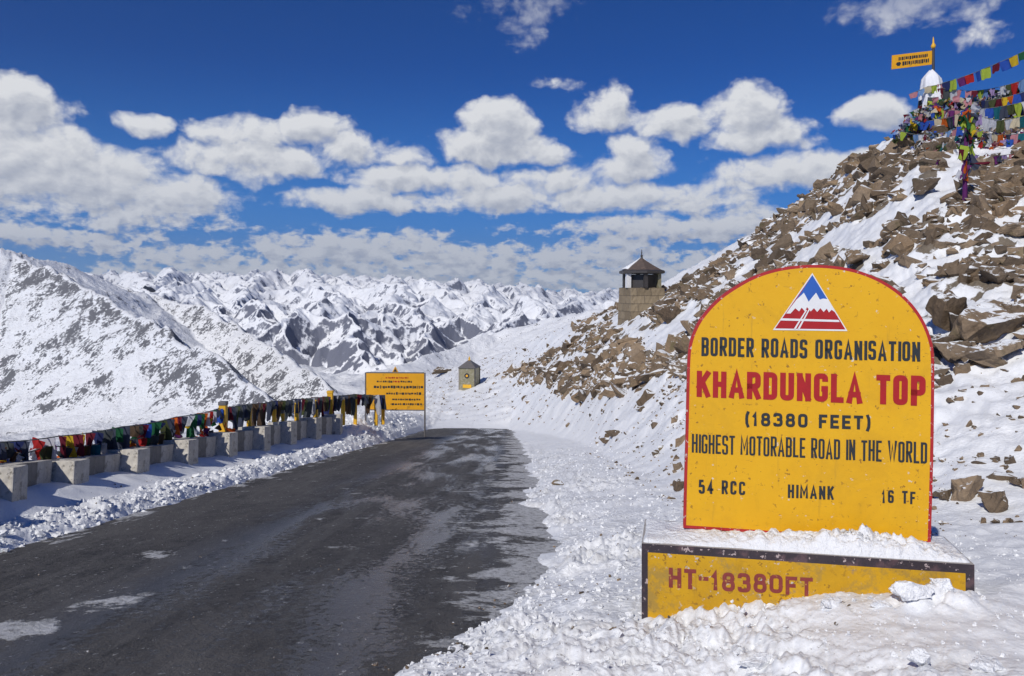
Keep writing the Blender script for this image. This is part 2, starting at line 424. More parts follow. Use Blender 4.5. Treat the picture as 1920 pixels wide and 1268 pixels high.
def concrete_material():
    m, t, b = mat('painted_concrete'); p = objco(t)
    x, y, z = t.sep(p)
    n = t.noise(p, 7, 7, .7); n2 = t.noise(p, 2.3, 5, .6)
    c = t.mix(n, (.36, .335, .29), (.70, .66, .59)); c = t.mix(t.m('MULTIPLY', t.ramp(t.noise(p, 4.2, 7, .75), .54, .62), .6), c, (.17, .145, .11))
    side = t.ramp(x, -.175, -.165)
    band = t.m('MULTIPLY', t.ramp(t.m('ABSOLUTE', t.m('SUBTRACT', y, 1.30)), .40, .35), t.m('MULTIPLY', side, t.ramp(x, -.085, -.10)))
    band = t.m('MULTIPLY', band, t.ramp(n2, .30, .44, .5, 1))
    c = t.mix(t.m('MULTIPLY', band, .72), c, t.mix(n, (.05, .045, .04), (.20, .18, .15)))
    st = t.ramp(t.noise(t.vm('MULTIPLY', p, (1, 1, .3)), 5, 6, .7), .52, .72)
    c = t.mix(t.m('MULTIPLY', st, .4), c, (.13, .11, .08)); c = t.mix(t.m('MULTIPLY', t.ramp(t.noise(p, 15, 4, .7), .60, .66), .7), c, (.10, .09, .07))
    t.link(c, b.inputs['Base Color']); b.inputs['Roughness'].default_value = .9
    bump(t, b, t.m('ADD', n, t.voro(p, 9)), .02, .6)
    return m
M_conc = concrete_material()

def sign_yellow(name, worn=0.0):
    m, t, b = mat(name); p = objco(t)
    n = t.noise(p, 3, 6, .65); n2 = t.noise(p, 26, 5, .7)
    c = t.mix(n, (.66, .335, .006), (.76, .43, .012))
    # brushed-on second coat, drips and grime
    st = t.ramp(t.noise(t.vm('MULTIPLY', p, (1.6, 1, .5)), 5.0, 7, .7), .55, .80)
    c = t.mix(t.m('MULTIPLY', st, .28 + worn * .4), c, (.42, .23, .012))
    spk = t.ramp(t.noise(p, 21, 4, .62), .615 - worn * .03, .65 - worn * .03)
    big = t.ramp(t.noise(t.vm('ADD', p, (11, 2, 6)), 1.7, 8, .72, .4), .46, .66); c = t.mix(t.m('MULTIPLY', big, .35), c, (.50, .27, .015))
    drip = t.ramp(t.noise(t.vm('MULTIPLY', p, (9, 1, .7)), 1.6, 6, .7), .60, .70); c = t.mix(t.m('MULTIPLY', drip, .30), c, (.36, .20, .03))
    scr = t.ramp(t.noise(t.vm('MULTIPLY', p, (3, 1, 14)), 4.0, 4, .7, .8), .66, .69); c = t.mix(t.m('MULTIPLY', scr, .6), c, (.28, .15, .03))
    pm = t.ramp(t.noise(t.vm('ADD', p, (3, 3, 3)), 2.1, 4, .6), .38, .58, .15, 1.0)
    c = t.mix(t.m('MULTIPLY', t.m('MULTIPLY', spk, .8), pm), c, (.22, .10, .02))
    wh = t.ramp(t.noise(t.vm('ADD', p, (7, 3, 1)), 17, 5, .66), .645 - worn * .03, .665 - worn * .03)
    c = t.mix(t.m('MULTIPLY', t.m('MULTIPLY', wh, .85), pm), c, (.62, .60, .56))
    if worn:
        pat = t.ramp(t.noise(t.vm('ADD', p, (2, 9, 4)), 3.2, 7, .72), .50, .62)
        c = t.mix(1.0, c, (.80, .82, .9), mode='MULTIPLY'); c = t.mix(t.m('MULTIPLY', pat, .8), c, (.33, .215, .05))
        dk = t.ramp(t.noise(t.vm('ADD', p, (5, 1, 8)), 6.5, 7, .7), .60, .70)
        c = t.mix(t.m('MULTIPLY', dk, .8), c, (.24, .18, .13))
    t.link(c, b.inputs['Base Color']); b.inputs['Roughness'].default_value = .48 + worn * .2
    b.inputs['Specular IOR Level'].default_value = .35
    bump(t, b, t.m('ADD', n, t.m('MULTIPLY', n2, .35)), .006, .6)
    return m
M_yel = sign_yellow('sign_yellow_paint'); M_yel_w = sign_yellow('worn_yellow_paint', 1.0)
M_red = simple('red_paint', (.38, .014, .016), .5, .3, 9, .002, chips=(19, .60, (.55, .45, .42)))
M_redt = simple('red_lettering', (.36, .006, .008), .5, .22, 14, chips=(30, .76, (.6, .4, .1)))
M_blkt = simple('black_lettering', (.018, .022, .026), .5, .3, 14, chips=(30, .77, (.5, .35, .05)))
M_brt = simple('faded_red_lettering', (.22, .035, .03), .6, .35, 18, chips=(20, .615, (.45, .27, .05)))
M_blk = simple('black_border_paint', (.035, .026, .034), .55, .4, 9, .003, chips=(17, .60, (.42, .34, .34)), dirt=(5, .52, (.12, .07, .08)))
M_blue = simple('emblem_blue', (.02, .10, .42), .5, .2, 8)
M_white = simple('white_paint', (.72, .72, .73), .55, .12, 8, dirt=(9, .62, (.45, .42, .42)))
M_cplain = simple('grey_render', (.36, .34, .33), .9, .2, 6, .01)
M_boardy = simple('board_yellow', (.72, .34, .006), .5, .15, 3, dirt=(2.5, .56, (.42, .22, .02)))
M_dark = simple('dark_metal', (.045, .04, .04), .5, .3, 8)
M_steel = simple('weathered_steel', (.16, .15, .15), .55, .3, 8, metal=.4)
M_posty = simple('post_yellow', (.72, .40, .02), .55, .2, 6, dirt=(5, .6, (.25, .14, .05)))
M_roofd = simple('dark_roof', (.095, .07, .06), .8, .3, 5, .02, dirt=(4, .55, (.18, .12, .09)))
M_olive = simple('olive_glazed_panel', (.22, .20, .12), .5, .3, 5, dirt=(4, .5, (.32, .30, .24)))
M_rope = simple('rope', (.16, .17, .15), .9, .2, 20)
M_cloth = simple('white_cloth', (.74, .75, .80), .85, .08, 5, .02)
M_pack = simple('clod_snow', (.84, .855, .885), .6, .04, 9, .03, dirt=(14, .66, (.5, .48, .45)))

def stone_material():
    m, t, b = mat('coursed_stone'); p = objco(t)
    br = t.n('ShaderNodeTexBrick'); x, y, z = t.sep(p)
    t.link(t.comb(t.m('ADD', x, y), z, 0.0), br.inputs['Vector'])
    br.inputs['Scale'].default_value = 1.0; br.inputs['Brick Width'].default_value = .85; br.inputs['Row Height'].default_value = .48; br.offset_frequency = 2
    br.inputs['Mortar Size'].default_value = .02; br.inputs['Color1'].default_value = (.20, .155, .10, 1)
    br.inputs['Color2'].default_value = (.34, .27, .18, 1); br.inputs['Mortar'].default_value = (.15, .12, .09, 1); br.inputs['Mortar Smooth'].default_value = .4
    n = t.noise(p, 6, 6, .7)
    c = t.mix(t.m('MULTIPLY', n, .7), br.outputs['Color'], (.14, .105, .065))
    t.link(c, b.inputs['Base Color']); b.inputs['Roughness'].default_value = .9
    bump(t, b, t.m('SUBTRACT', n, br.outputs['Fac']), .03, .9); return m
M_stone = stone_material()
FLAGC = {'navy': (.025, .035, .12), 'white': (.52, .53, .58), 'red': (.38, .022, .022), 'green': (.018, .10, .045),
         'yellow': (.62, .42, .03), 'maroon': (.13, .015, .03), 'grey': (.07, .08, .085), 'olive': (.07, .085, .035),
         'teal': (.015, .13, .17), 'orange': (.58, .12, .02), 'purple': (.14, .03, .15), 'blue': (.03, .09, .42), 'lime': (.36, .46, .06), 'brown': (.09, .06, .04), 'slate': (.055, .065, .10), 'cream': (.55, .48, .34), 'pink': (.50, .22, .25), 'sky': (.16, .28, .50), 'lilac': (.30, .22, .42)}
M_flag = {}
for k, c in FLAGC.items():
    m, t, b = mat(k + '_cloth'); p = objco(t)
    t.link(t.mix(t.noise(p, 7, 4, .6), tuple(x * .7 for x in c), tuple(min(1, x * 1.25) for x in c)), b.inputs['Base Color'])
    b.inputs['Roughness'].default_value = .85; b.inputs['Specular IOR Level'].default_value = .15
    tr = t.n('ShaderNodeBsdfTranslucent'); tr.inputs[0].default_value = (*c, 1)
    mx = t.n('ShaderNodeMixShader'); mx.inputs[0].default_value = .3
    t.link(b.outputs[0], mx.inputs[1]); t.link(tr.outputs[0], mx.inputs[2])
    t.link(mx.outputs[0], [n for n in t.N if n.type == 'OUTPUT_MATERIAL'][0].inputs[0]); M_flag[k] = m

# ------------------------------------------------------------------ near ground
def zplane(y):
    y = np.asarray(y, float); return -1.7 - .147 * y
_HU = np.array([560, 620, 680, 740, 800, 880, 960, 1040, 1150, 1250, 1320, 1420, 1520, 1600, 1680, 1740, 1820, 1920, 2200, 2800.])
_Hd = np.array([ 60,  62,  64,  64,  62,  60,  56,  40,  21,  15, 12.6, 10.6, 9.6, 8.9, 8.4, 8.1, 7.7, 7.3, 6.4, 5.4])
_HD = np.array([112, 112, 112, 112, 108, 100,  92,  78,  66,  60,  57,  54,  50,  46,  41,  38,  38,  40,  42, 44.])
_HV = np.array([850, 815, 770, 724, 703, 682, 655, 618, 580, 526, 488, 434, 362, 300, 256, 232, 212, 184,  60, -200.])
def hillparts(u):
    return np.interp(u, _HU, _Hd), np.interp(u, _HU, _HD), np.interp(u, _HU, _HV)
def edge_r(y):   # right-hand snow line on the road
    return np.interp(y, [0, 4, 5.2, 6.4, 8.5, 10.5, 12, 14, 18, 24, 40, 60], [-1.3, -1.0, -.72, -.15, .42, .55, .38, .15, .45, .55, .3, -.2])
def ground_smooth(x, y):
    x = np.asarray(x, float); y = np.asarray(y, float)
    z = zplane(y)
    # beyond the brow the road drops out of sight to the left
    z = z - .10 * np.clip(y - 64, 0, 60)
    sh = sstep(-.1, 1.2, x - edge_r(y) + .2) * .10 + np.clip(x - .6, 0, 3.5) * .085 * sstep(.6, 2, x)
    z = z + sh * (1 - sstep(20, 45, y) * .3)
    z = z + .10 * np.exp(-(((x - 3.1) / 1.1) ** 2 + ((y - 5.3) / 1.2) ** 2)) + .06 * np.exp(-(((x - 1.6) / .9) ** 2 + ((y - 5.5) / 1.1) ** 2))
    z = z + .12 * np.exp(-(((x - 2.80) / .30) ** 2 + ((y - 5.20) / .20) ** 2)) * (.7 + .9 * billow(x * 6, y * 6, 2, 13)) + .05 * np.exp(-(((x - 2.05) / .3) ** 2 + ((y - 5.3) / .2) ** 2))
    # left verge: ploughed windrow, then the shelf the wall stands on
    lift = np.interp(y, [0, 13, 22, 33, 42], [.38, .43, .42, .52, .7])
    xl = -x - 6.0
    z = z + sstep(.1, 1.5, xl) * lift
    bank = np.interp(y, [0, 10, 18, 30, 36, 40, 48, 56, 64], [.07, .08, .10, .13, .32, .5, .5, .28, .1])
    bc = np.interp(y, [0, 30, 40, 52], [.38, .45, 1.3, 1.2]); bw = np.interp(y, [0, 30, 40, 52], [.26, .34, 1.2, 1.2])
    z = z + bank * np.exp(-((xl - bc) / bw) ** 2)
    # cliff side behind the wall
    edgex = np.interp(y, [0, 30, 38, 50, 62], [2.45, 2.5, 4.0, 5.0, 6.0])
    z = z - .72 * np.clip(xl - edgex, 0, None) ** 1.03
    # scree slope
    u = 960 + F * x / np.maximum(y, .5)
    d0, D, V = hillparts(u)
    zp0 = zplane(d0) + .1; zR = (HOR - V) / F * D
    t = (y - d0) / (D - d0)
    zh = zp0 + (zR - zp0) * np.clip(t, 0, 1) ** 1.12 - np.clip(-t, 0, 9) * 6
    zh = np.where(t > 1, zR - .45 * (y - D) - .012 * (y - D) ** 2, zh)
    zh = zh - 40 * sstep(700, 560, u); zh = np.where((y < 3) | (u < 560), -99, zh)
    return smax(zh, z, .55), t
def rockmask(u, v):
    """how much of the slope is bare scree, by direction from the pass"""
    up = np.interp(u, [900, 960, 1060, 1135, 1210, 1290, 1480, 1740, 1920, 2300], [690, 712, 735, 745, 725, 700, 700, 715, 665, 640])
    top = np.interp(u, [900, 960, 1010, 1090, 1165, 1230], [705, 695, 668, 632, 600, 520])
    m = sstep(18, -12, v - up)
    m = m * np.where(u < 1230, sstep(-4, 8, v - top), 1)
    thin = (u < 1175) & (v < 622) & (v > 560) & (u > 1070)
    m = np.where(thin, np.maximum(m, .8 * sstep(1060, 1100, u)), m)
    def cap(a, b, w, s=1.0):
        nonlocal m
        ax, ay = a; bx, by = b; dx, dy = bx - ax, by - ay; L = dx * dx + dy * dy
        tt = np.clip(((u - ax) * dx + (v - ay) * dy) / L, 0, 1)
        d = np.hypot(u - ax - tt * dx, v - ay - tt * dy)
        m = m * (1 - s * sstep(w * 1.15, w * .75, d))
    for a, b, w in [((1490, 492), (1560, 460), 12), ((1560, 460), (1700, 402), 22), ((1700, 402), (1775, 362), 26), ((1775, 362), (1815, 290), 30),
                    ((1815, 290), (1900, 280), 22), ((1400, 496), (1541, 420), 9), ((1541, 420), (1640, 378), 9), ((1250, 532), (1400, 448), 11), ((1640, 486), (1720, 545), 24),
                    ((1740, 500), (1800, 480), 12), ((1850, 492), (1920, 466), 13), ((1220, 640), (1300, 600), 20), ((1795, 600), (1815, 570), 16), ((1860, 430), (1930, 400), 9),
                    ((1600, 560), (1700, 600), 14), ((1700, 560), (1745, 575), 18), ((1850, 560), (1920, 545), 10), ((1160, 640), (1020, 690), 5), ((1330, 560), (1420, 500), 8)]:
        cap(a, b, w)
    return np.clip(m, 0, 1)
def full_height(x, y):
    z, t = ground_smooth(x, y)
    u = 960 + F * x / np.maximum(y, .5); v = HOR - F * z / np.maximum(y, .5)
    rm = rockmask(u, v) * (t > -.1)
    onroad = sstep(-6.15, -5.9, x + .2 * gn(y * .9, x * .3, 3)) * sstep(.12, -.18, x - edge_r(y) - .34 * fbm(y * .8, x * .8, 4, 5)) * sstep(60, 56, y)
    # crumbled snow beside the road
    verge = sstep(-.2, .3, x - edge_r(y)) * sstep(3.2, 1.2, x) * sstep(45, 20, y)
    bankl = sstep(-5.8, -6.2, x) * sstep(-6.75, -6.35, x) + sstep(34, 38, y) * sstep(-6, -7, x) * (x > -11)
    z = z + .05 * fbm(x * .9, y * .9, 3, 11) * (1 - onroad)
    vm_ = .35 + 1.1 * sstep(-.25, .45, gn(x * .8, y * .6, 23)); z = z + verge * vm_ * (.085 * billow(x * 3.1, y * 3.1, 3, 21) - .03 + .035 * billow(x * 9, y * 9, 2, 22))
    z = z + bankl * ((.11 + .10 * sstep(30, 38, y)) * billow(x * 2.3, y * 1.9, 3, 31) - .03 + .04 * billow(x * 7, y * 7, 2, 32))
    slope = sstep(.0, .15, t) * (y < 130)
    z = z + slope * (.16 * fbm(x * .55, y * .55, 5, 41, .6) + .10 * (ridged(x * .35, y * .35, 3, 43) - .5))
    z = z + slope * rm * (.30 * ridged(x * .9, y * .9, 4, 45) - .1)
    z = z + (x > 2.2) * .018 * fbm(x * 5, y * 5, 3, 47)
    # dirt and bare ground
    bare = rm * (.36 + .6 * fbm(x * .8, y * .8, 3, 51)) + slope * (1 - rm) * (.10 + .28 * fbm(x * .7, y * .7, 4, 52))
    grit = np.clip(verge * .7 + bankl * .6 + .25 * slope + sstep(.6, -.1, np.abs(x - edge_r(y))) * .6, 0, 1)
    # hollow under the carriageway
    zr = zplane(y) - .10 * np.clip(y - 64, 0, 60)
    z = z * (1 - onroad) + (zr - .06) * onroad
    thinsnow = .025 * sstep(.9, -.1, x - edge_r(y)) * (1 - onroad) * (x > -3)
    return z - thinsnow, np.clip(bare, 0, 1.2), grit
def H(x, y):
    return float(full_height(np.array([x]), np.array([y]))[0][0])
def hit(u, v, dmax=120):
    """where the line of sight towards (u, v) meets the ground"""
    ds = np.exp(np.linspace(math.log(4), math.log(dmax), 500)); x = (u - 960) / F * ds
    z = full_height(x, ds)[0]; zr = (HOR - v) / F * ds
    k = np.argmax(z >= zr)
    if z[k] < zr[k]: return None
    return Vector((float(x[k]), float(ds[k]), float(z[k])))

tA = np.concatenate([np.linspace(-3.0, -.72, 60)[:-1], np.linspace(-.72, .72, 1050), np.linspace(.72, 3.0, 120)[1:]])
yA = np.concatenate([np.linspace(.6, 3.6, 20)[:-1], np.exp(np.linspace(math.log(3.6), math.log(150), 620))])
T_, Yg = np.meshgrid(tA, yA); Xg = T_ * Yg
Zg, Bg, Gg = full_height(Xg, Yg)
g = np_mesh('snow_ground', np.stack([Xg, Yg, Zg], -1).reshape(-1, 3), grid_faces(len(yA), len(tA)), M_snow)
attr(g, 'bare', Bg); attr(g, 'grit', Gg); tag(g, kind='structure')
bx, by = np.meshgrid(np.linspace(-40, 40, 40), np.linspace(-40, .6, 30))
b2 = np_mesh('snow_ground', np.stack([bx, by, ground_smooth(bx, np.maximum(by, .6))[0] - .147 * (by - np.maximum(by, .6)) * .3 - .02], -1).reshape(-1, 3), grid_faces(30, 40), M_snow)
attr(b2, 'bare', np.zeros(1200)); attr(b2, 'grit', np.zeros(1200)); tag(b2, kind='structure')

# the road
ry = np.concatenate([np.linspace(.6, 4, 16)[:-1], np.exp(np.linspace(math.log(4), math.log(84), 240))]); rx = np.linspace(-6.7, 1.5, 60)
RX, RY = np.meshgrid(rx, ry)
bend = -np.clip(RY - 52, 0, None) ** 2 / 26.0
RZ = zplane(RY) - .10 * np.clip(RY - 64, 0, 60) + .03 * (1 - ((RX + 2.7) / 3.6) ** 2) + .012 * gn(RX * .8, RY * .4, 61) - .035
rd = np_mesh('road', np.stack([RX + bend * .0, RY, RZ], -1).reshape(-1, 3), grid_faces(len(ry), 60), M_road); tag(rd, kind='structure')

# ------------------------------------------------------------------ mountains
def P3(u, v, d): return np.array([(u - 960) / F * d, d, (HOR - v) / F * d])
def tents(x, y, lines):
    best = np.full(x.shape, -1e9)
    for pts, k in lines:
        P_ = [P3(*p) for p in pts]
        for a, b_ in zip(P_[:-1], P_[1:]):
            dx, dy = b_[0] - a[0], b_[1] - a[1]; L = dx * dx + dy * dy
            t = np.clip(((x - a[0]) * dx + (y - a[1]) * dy) / L, 0, 1)
            dist = np.hypot(x - a[0] - t * dx, y - a[1] - t * dy)
            best = np.maximum(best, a[2] + (b_[2] - a[2]) * t - k * dist)
    return best
A_ridges = [([(-500, 300, 1500), (-150, 425, 1560), (0, 466, 1600), (60, 480, 1650), (110, 495, 1720), (180, 520, 1850), (258, 548, 2000)], .56),
            ([(20, 470, 1620), (120, 515, 1450), (211, 568, 1300), (280, 600, 1200), (337, 633, 1120), (422, 678, 1020), (500, 745, 940), (560, 800, 860)], .90)
            ]
B_ridges = [([(180, 522, 2200), (258, 548, 2150), (300, 553, 2050), (384, 577, 1850), (450, 612, 1700), (506, 650, 1560), (562, 687, 1420), (620, 728, 1300)], .85)]
C_ridges = [([(1400, 520, 2300), (1200, 566, 2500), (1080, 588, 2700), (1010, 600, 2900), (930, 622, 2900), (860, 650, 2700), (790, 672, 2400), (700, 705, 2100), (640, 728, 1900)], .42),
            ([(1150, 620, 1500), (1000, 660, 1450), (900, 690, 1300), (800, 720, 1150)], .4)]
def floor_z(d): return d * np.interp(d, [100, 300, 600, 1200, 1600, 2200, 3000, 4200, 8000], [-.42, -.26, -.205, -.168, -.145, -.122, -.103, -.078, -.05])
us = np.linspace(-520, 1560, 900); dm = np.exp(np.linspace(math.log(120), math.log(3600), 560))
U_, D_ = np.meshgrid(us, dm); Xm = (U_ - 960) / F * D_
fl = floor_z(D_) + .012 * D_ * fbm(Xm / 260, D_ / 260, 4, 71)
ribd = -tents(Xm, D_, [([(a, 540, c_) for a, b_, c_ in p_], 1.0) for p_, k_ in A_ridges[1:] + B_ridges])
tt = np.maximum(np.maximum(tents(Xm, D_, A_ridges), tents(Xm, D_, B_ridges)), tents(Xm, D_, C_ridges))
Zm = smax(tt, fl, 45)
above = sstep(-20, 60, Zm - fl)
wx = Xm + 40 * gn(Xm / 150, D_ / 150, 81); wy = D_ + 40 * gn(Xm / 150, D_ / 150, 82)
Zm = Zm + above * (20 * (ridged(wx / 150, wy / 150, 5, 83, .5) - .55) + 2.5 * fbm(Xm / 30, D_ / 30, 3, 84)) + (1 - above) * 13 * (ridged(wx / 90, wy / 90, 5, 85) - .5)
Zm = Zm + np.exp(-((D_ - 1600) / 900) ** 2) * 0
M_m1 = mountain_material('near_mountain_snow', 34, .605, .70, rock=(.052, .054, .066), amt=1.35, bumpd=5)
mo = np_mesh('mountainside', np.stack([Xm, D_, Zm], -1).reshape(-1, 3), grid_faces(len(dm), len(us)), M_m1)
attr(mo, 'bare', .045 * (1 - above) - .045 * above * sstep(-.1, .35, fbm(Xm / 300, D_ / 420, 3, 89)) + np.clip(.07 * gn(Xm / 120, D_ / 120, 88), -.2, .2) + .10 * np.exp(-(ribd / 50) ** 2)); tag(mo, kind='structure')

def mrange(D, cv, px, drop, seed, depth=.30, rocklo=.50, rockhi=.62, rel=.0, kk=.95):
    """one range: a crest with spurs running down towards the pass, every px (photo pixels) apart"""
    rr = random.Random(seed)
    us = np.linspace(-250, 1500, 1150); ds = np.linspace(D * (1 - depth), D * (1 + depth * .5), 200)
    U_, D_ = np.meshgrid(us, ds); X = (U_ - 960) / F * D_
    cvu = [c[0] for c in cv]; cvv = [c[1] for c in cv]
    lam = px * D / F
    wx = X + lam * .22 * gn(X / lam * 1.3, D_ / lam * 1.3, seed + 40) + lam * .08 * gn(X / lam * 4, D_ / lam * 4, seed + 42)
    wy = D_ + lam * .22 * gn(X / lam * 1.3, D_ / lam * 1.3, seed + 41)
    lines = []; u = -280.0; prev = None
    while u < 1530:
        v = float(np.interp(u, cvu, cvv)) + rr.uniform(-.35, .35) * px * .5; dd_ = D * (1 + rr.uniform(-.06, .06))
        pk = (u, v, dd_)
        if prev:
            mid = ((u + prev[0]) / 2, max(v, prev[1]) + rr.uniform(.10, .30) * px, (dd_ + prev[2]) / 2)
            lines.append(([prev, mid, pk], kk))
        # spur towards the viewer, bending, with side ribs
        n = 4; pts = [pk]; cu, cvv_, cd = pk; sgn = rr.choice((-1, 1))
        for i in range(n):
            cu += sgn * rr.uniform(.05, .45) * px; cvv_ += drop * rr.uniform(.16, .34); cd -= D * depth * rr.uniform(.16, .27)
            pts.append((cu, cvv_, cd))
            for q in (-1, 1):
                L_ = px * rr.uniform(.35, .6); lines.append(([(cu, cvv_ + 1, cd), (cu + q * L_, cvv_ + L_ * .62, cd - D * depth * rr.uniform(.02, .10))], kk * 1.15))
        lines.append((pts, kk)); prev = pk; u += px * rr.uniform(.7, 1.3)
    z = tents(wx, wy, lines)
    z = z + lam * .075 * (ridged(X / lam * 2.4, D_ / lam * 2.4, 5, seed + 7, .55) - .5)
    m = mountain_material('far_mountain_snow', lam * .5, rocklo, rockhi, amt=.55, rock=(.055, .062, .095), bumpd=lam * .02)  # bluish dark rock tone also stands in for blue shade on far slopes
    o = np_mesh('mountain_range', np.stack([X, D_, z], -1).reshape(-1, 3), grid_faces(len(ds), len(us)), m)
    attr(o, 'bare', np.full(X.size, rel)); tag(o, kind='structure')  # raised rel: more rock on low ranges, partly painting in a cloud shadow
mrange(3600, [(-200, 650), (400, 650), (480, 625), (560, 598), (600, 612), (660, 585), (720, 608), (780, 600), (850, 600), (950, 606), (1150, 606), (1500, 600)], 120, 125, 101, .25, rel=.09, kk=1.05)
mrange(5400, [(-200, 590), (300, 585), (480, 572), (620, 566), (760, 566), (900, 578), (1000, 584), (1150, 588), (1500, 590)], 108, 100, 111, .26, rel=.08, kk=1.0)
mrange(8200, [(-200, 556), (200, 550), (400, 545), (600, 546), (800, 545), (1000, 562), (1150, 573), (1500, 578)], 92, 76, 121, .28, rel=.02)
mrange(13000, [(-200, 530), (200, 528), (400, 522), (600, 527), (780, 528), (950, 544), (1150, 560), (1500, 565)], 74, 54, 131, .30)
mrange(21000, [(-200, 512), (200, 512), (400, 506), (600, 513), (780, 520), (950, 536), (1150, 550), (1500, 555)], 58, 42, 141, .30)
mrange(34000, [(-200, 505), (200, 507), (400, 503), (600, 510), (800, 520), (1000, 534), (1150, 543), (1500, 548)], 42, 36, 151, .30, rockhi=.62, rocklo=.5)
# wide snowy country below the ranges
pl = pydata('snow_plain', [(-60000, -3000, -1500), (60000, -3000, -1500), (60000, 70000, -1900), (-60000, 70000, -1900)], [(0, 1, 2, 3)], M_m1); tag(pl, kind='structure')

# ------------------------------------------------------------------ rocks
def rock_verts(seed, flat=.75, sub=2):
    r = random.Random(seed); bm = bmesh.new()
    for i in range(10 + seed % 6):
        v = Vector((r.gauss(0, 1), r.gauss(0, 1), r.gauss(0, 1))).normalized()
        s = r.uniform(.75, 1.0); bm.verts.new((v.x * s, v.y * s * r.uniform(.7, 1), v.z * s * flat))
    bmesh.ops.convex_hull(bm, input=bm.verts[:])
    for v in [v for v in bm.verts if not v.link_faces]: bm.verts.remove(v)
    bmesh.ops.triangulate(bm, faces=bm.faces[:])
    for k in range(sub):
        bmesh.ops.subdivide_edges(bm, edges=bm.edges[:], cuts=1, use_grid_fill=True)
    bmesh.ops.triangulate(bm, faces=bm.faces[:])
    for v in bm.verts:
        c = v.co; n = gn(np.array([c.x * 1.6 + seed]), np.array([c.y * 1.6 + c.z * 1.7]), seed % 13)[0]
        n2 = gn(np.array([c.x * 5.1 + c.z * 3 + seed]), np.array([c.y * 5.1]), seed % 7)[0]
        v.co = c * (1 + .26 * n + .11 * n2)
    bm.verts.index_update()
    bmesh.ops.recalc_face_normals(bm, faces=bm.faces[:])
    V = np.array([v.co[:] for v in bm.verts]); Fc = np.array([[v.index for v in f.verts] for f in bm.faces]); bm.free()
    return V, Fc
RK = [rock_verts(i, [.75, .6, .9, .5][i % 4], 1) for i in range(14)]
RKH = [rock_verts(100 + i, [.75, .6, .9, .55][i % 4], 3) for i in range(8)]
def rmesh(nm, vf):
    V, Fc = vf; me = bpy.data.meshes.new(nm); me.from_pydata([tuple(v) for v in V], [], [tuple(int(i) for i in f) for f in Fc]); me.materials.append(M_rock); me.update(); return me
RKM = [rmesh('rock', vf) for vf in RK]; RKHM = [rmesh('boulder', vf) for vf in RKH]
def rotm(r):
    return np.array(Matrix(((1, 0, 0), (0, 1, 0), (0, 0, 1))) @ (Matrix.Rotation(r.uniform(0, 6.28), 3, 'Z') @ Matrix.Rotation(r.gauss(0, .5), 3, 'X') @ Matrix.Rotation(r.gauss(0, .5), 3, 'Y')))
spots = []
N = 30000
uu = rng.uniform(740, 2150, N); kk = rng.random(N)
d0, D, V = hillparts(uu)
dd = d0 * (D * 1.0 / d0) ** (kk ** .62)          # more of them far away, as the view compresses them
xx = (uu - 960) / F * dd
zz, tv = ground_smooth(xx, dd); vv = HOR - F * zz / dd
rm = rockmask(uu, vv)
BLD = [(1845, 598, 88, 66), (1775, 588, 52, 60), (1790, 660, 62, 36), (1880, 655, 52, 30), (1726, 355, 38, 34), (1608, 486, 38, 26), (1812, 915, 50, 40), (1858, 938, 40, 40), (1900, 430, 44, 30), (1182, 606, 34, 30)]
clear = np.ones(N, bool)
for (bu, bv, ba, bb) in BLD: clear &= ((uu - bu) / ba) ** 2 + ((vv - bv) / bb) ** 2 > 1.05
keep = clear & (rng.random(N) < np.where((rm < .3) & (uu > 1230) & (vv < 640), .02, 1) * np.where(rm > .3, rm * np.clip(.50 + .5 * fbm(xx * .4, dd * .4, 3, 95), .2, .8), .15 + .22 * (fbm(xx * .35, dd * .5, 3, 91) > .15)) * np.where((uu > 1560) & (vv > 360), .70, 1))
sil = rng.random(N) < .5
size = np.exp(rng.normal(-1.50, .66, N)) * np.where(rm > .3, 1, .26)
size = np.maximum(size, dd * np.where(rm > .3, 2.0, 1.2) / F)
size = np.minimum(size, dd * 36 / F); size = np.minimum(size, 1.0)
for i in np.nonzero(keep)[0]:
    if dd[i] < d0[i] * 1.03 or (xx[i] < 5 and dd[i] < 9): continue
    if 6.3 < xx[i] < 10.4 and 47.5 < dd[i] < 52.5 and 1: continue
    if abs(uu[i] - 880) < 30 and abs(dd[i] - 80) < 4: continue
    spots.append((float(xx[i]), float(dd[i]), float(size[i])))
sx = np.array([s[0] for s in spots]); sy = np.array([s[1] for s in spots]); ss = np.array([s[2] for s in spots])
sz = full_height(sx, sy)[0]
appar = ss / sy * (sy > 6) * (np.abs(sx / sy) < .66)
order = np.argsort(-appar)
first = set(order[:230].tolist())
allV = []; allF = []; allT = []; off = 0
r_ = random.Random(5)
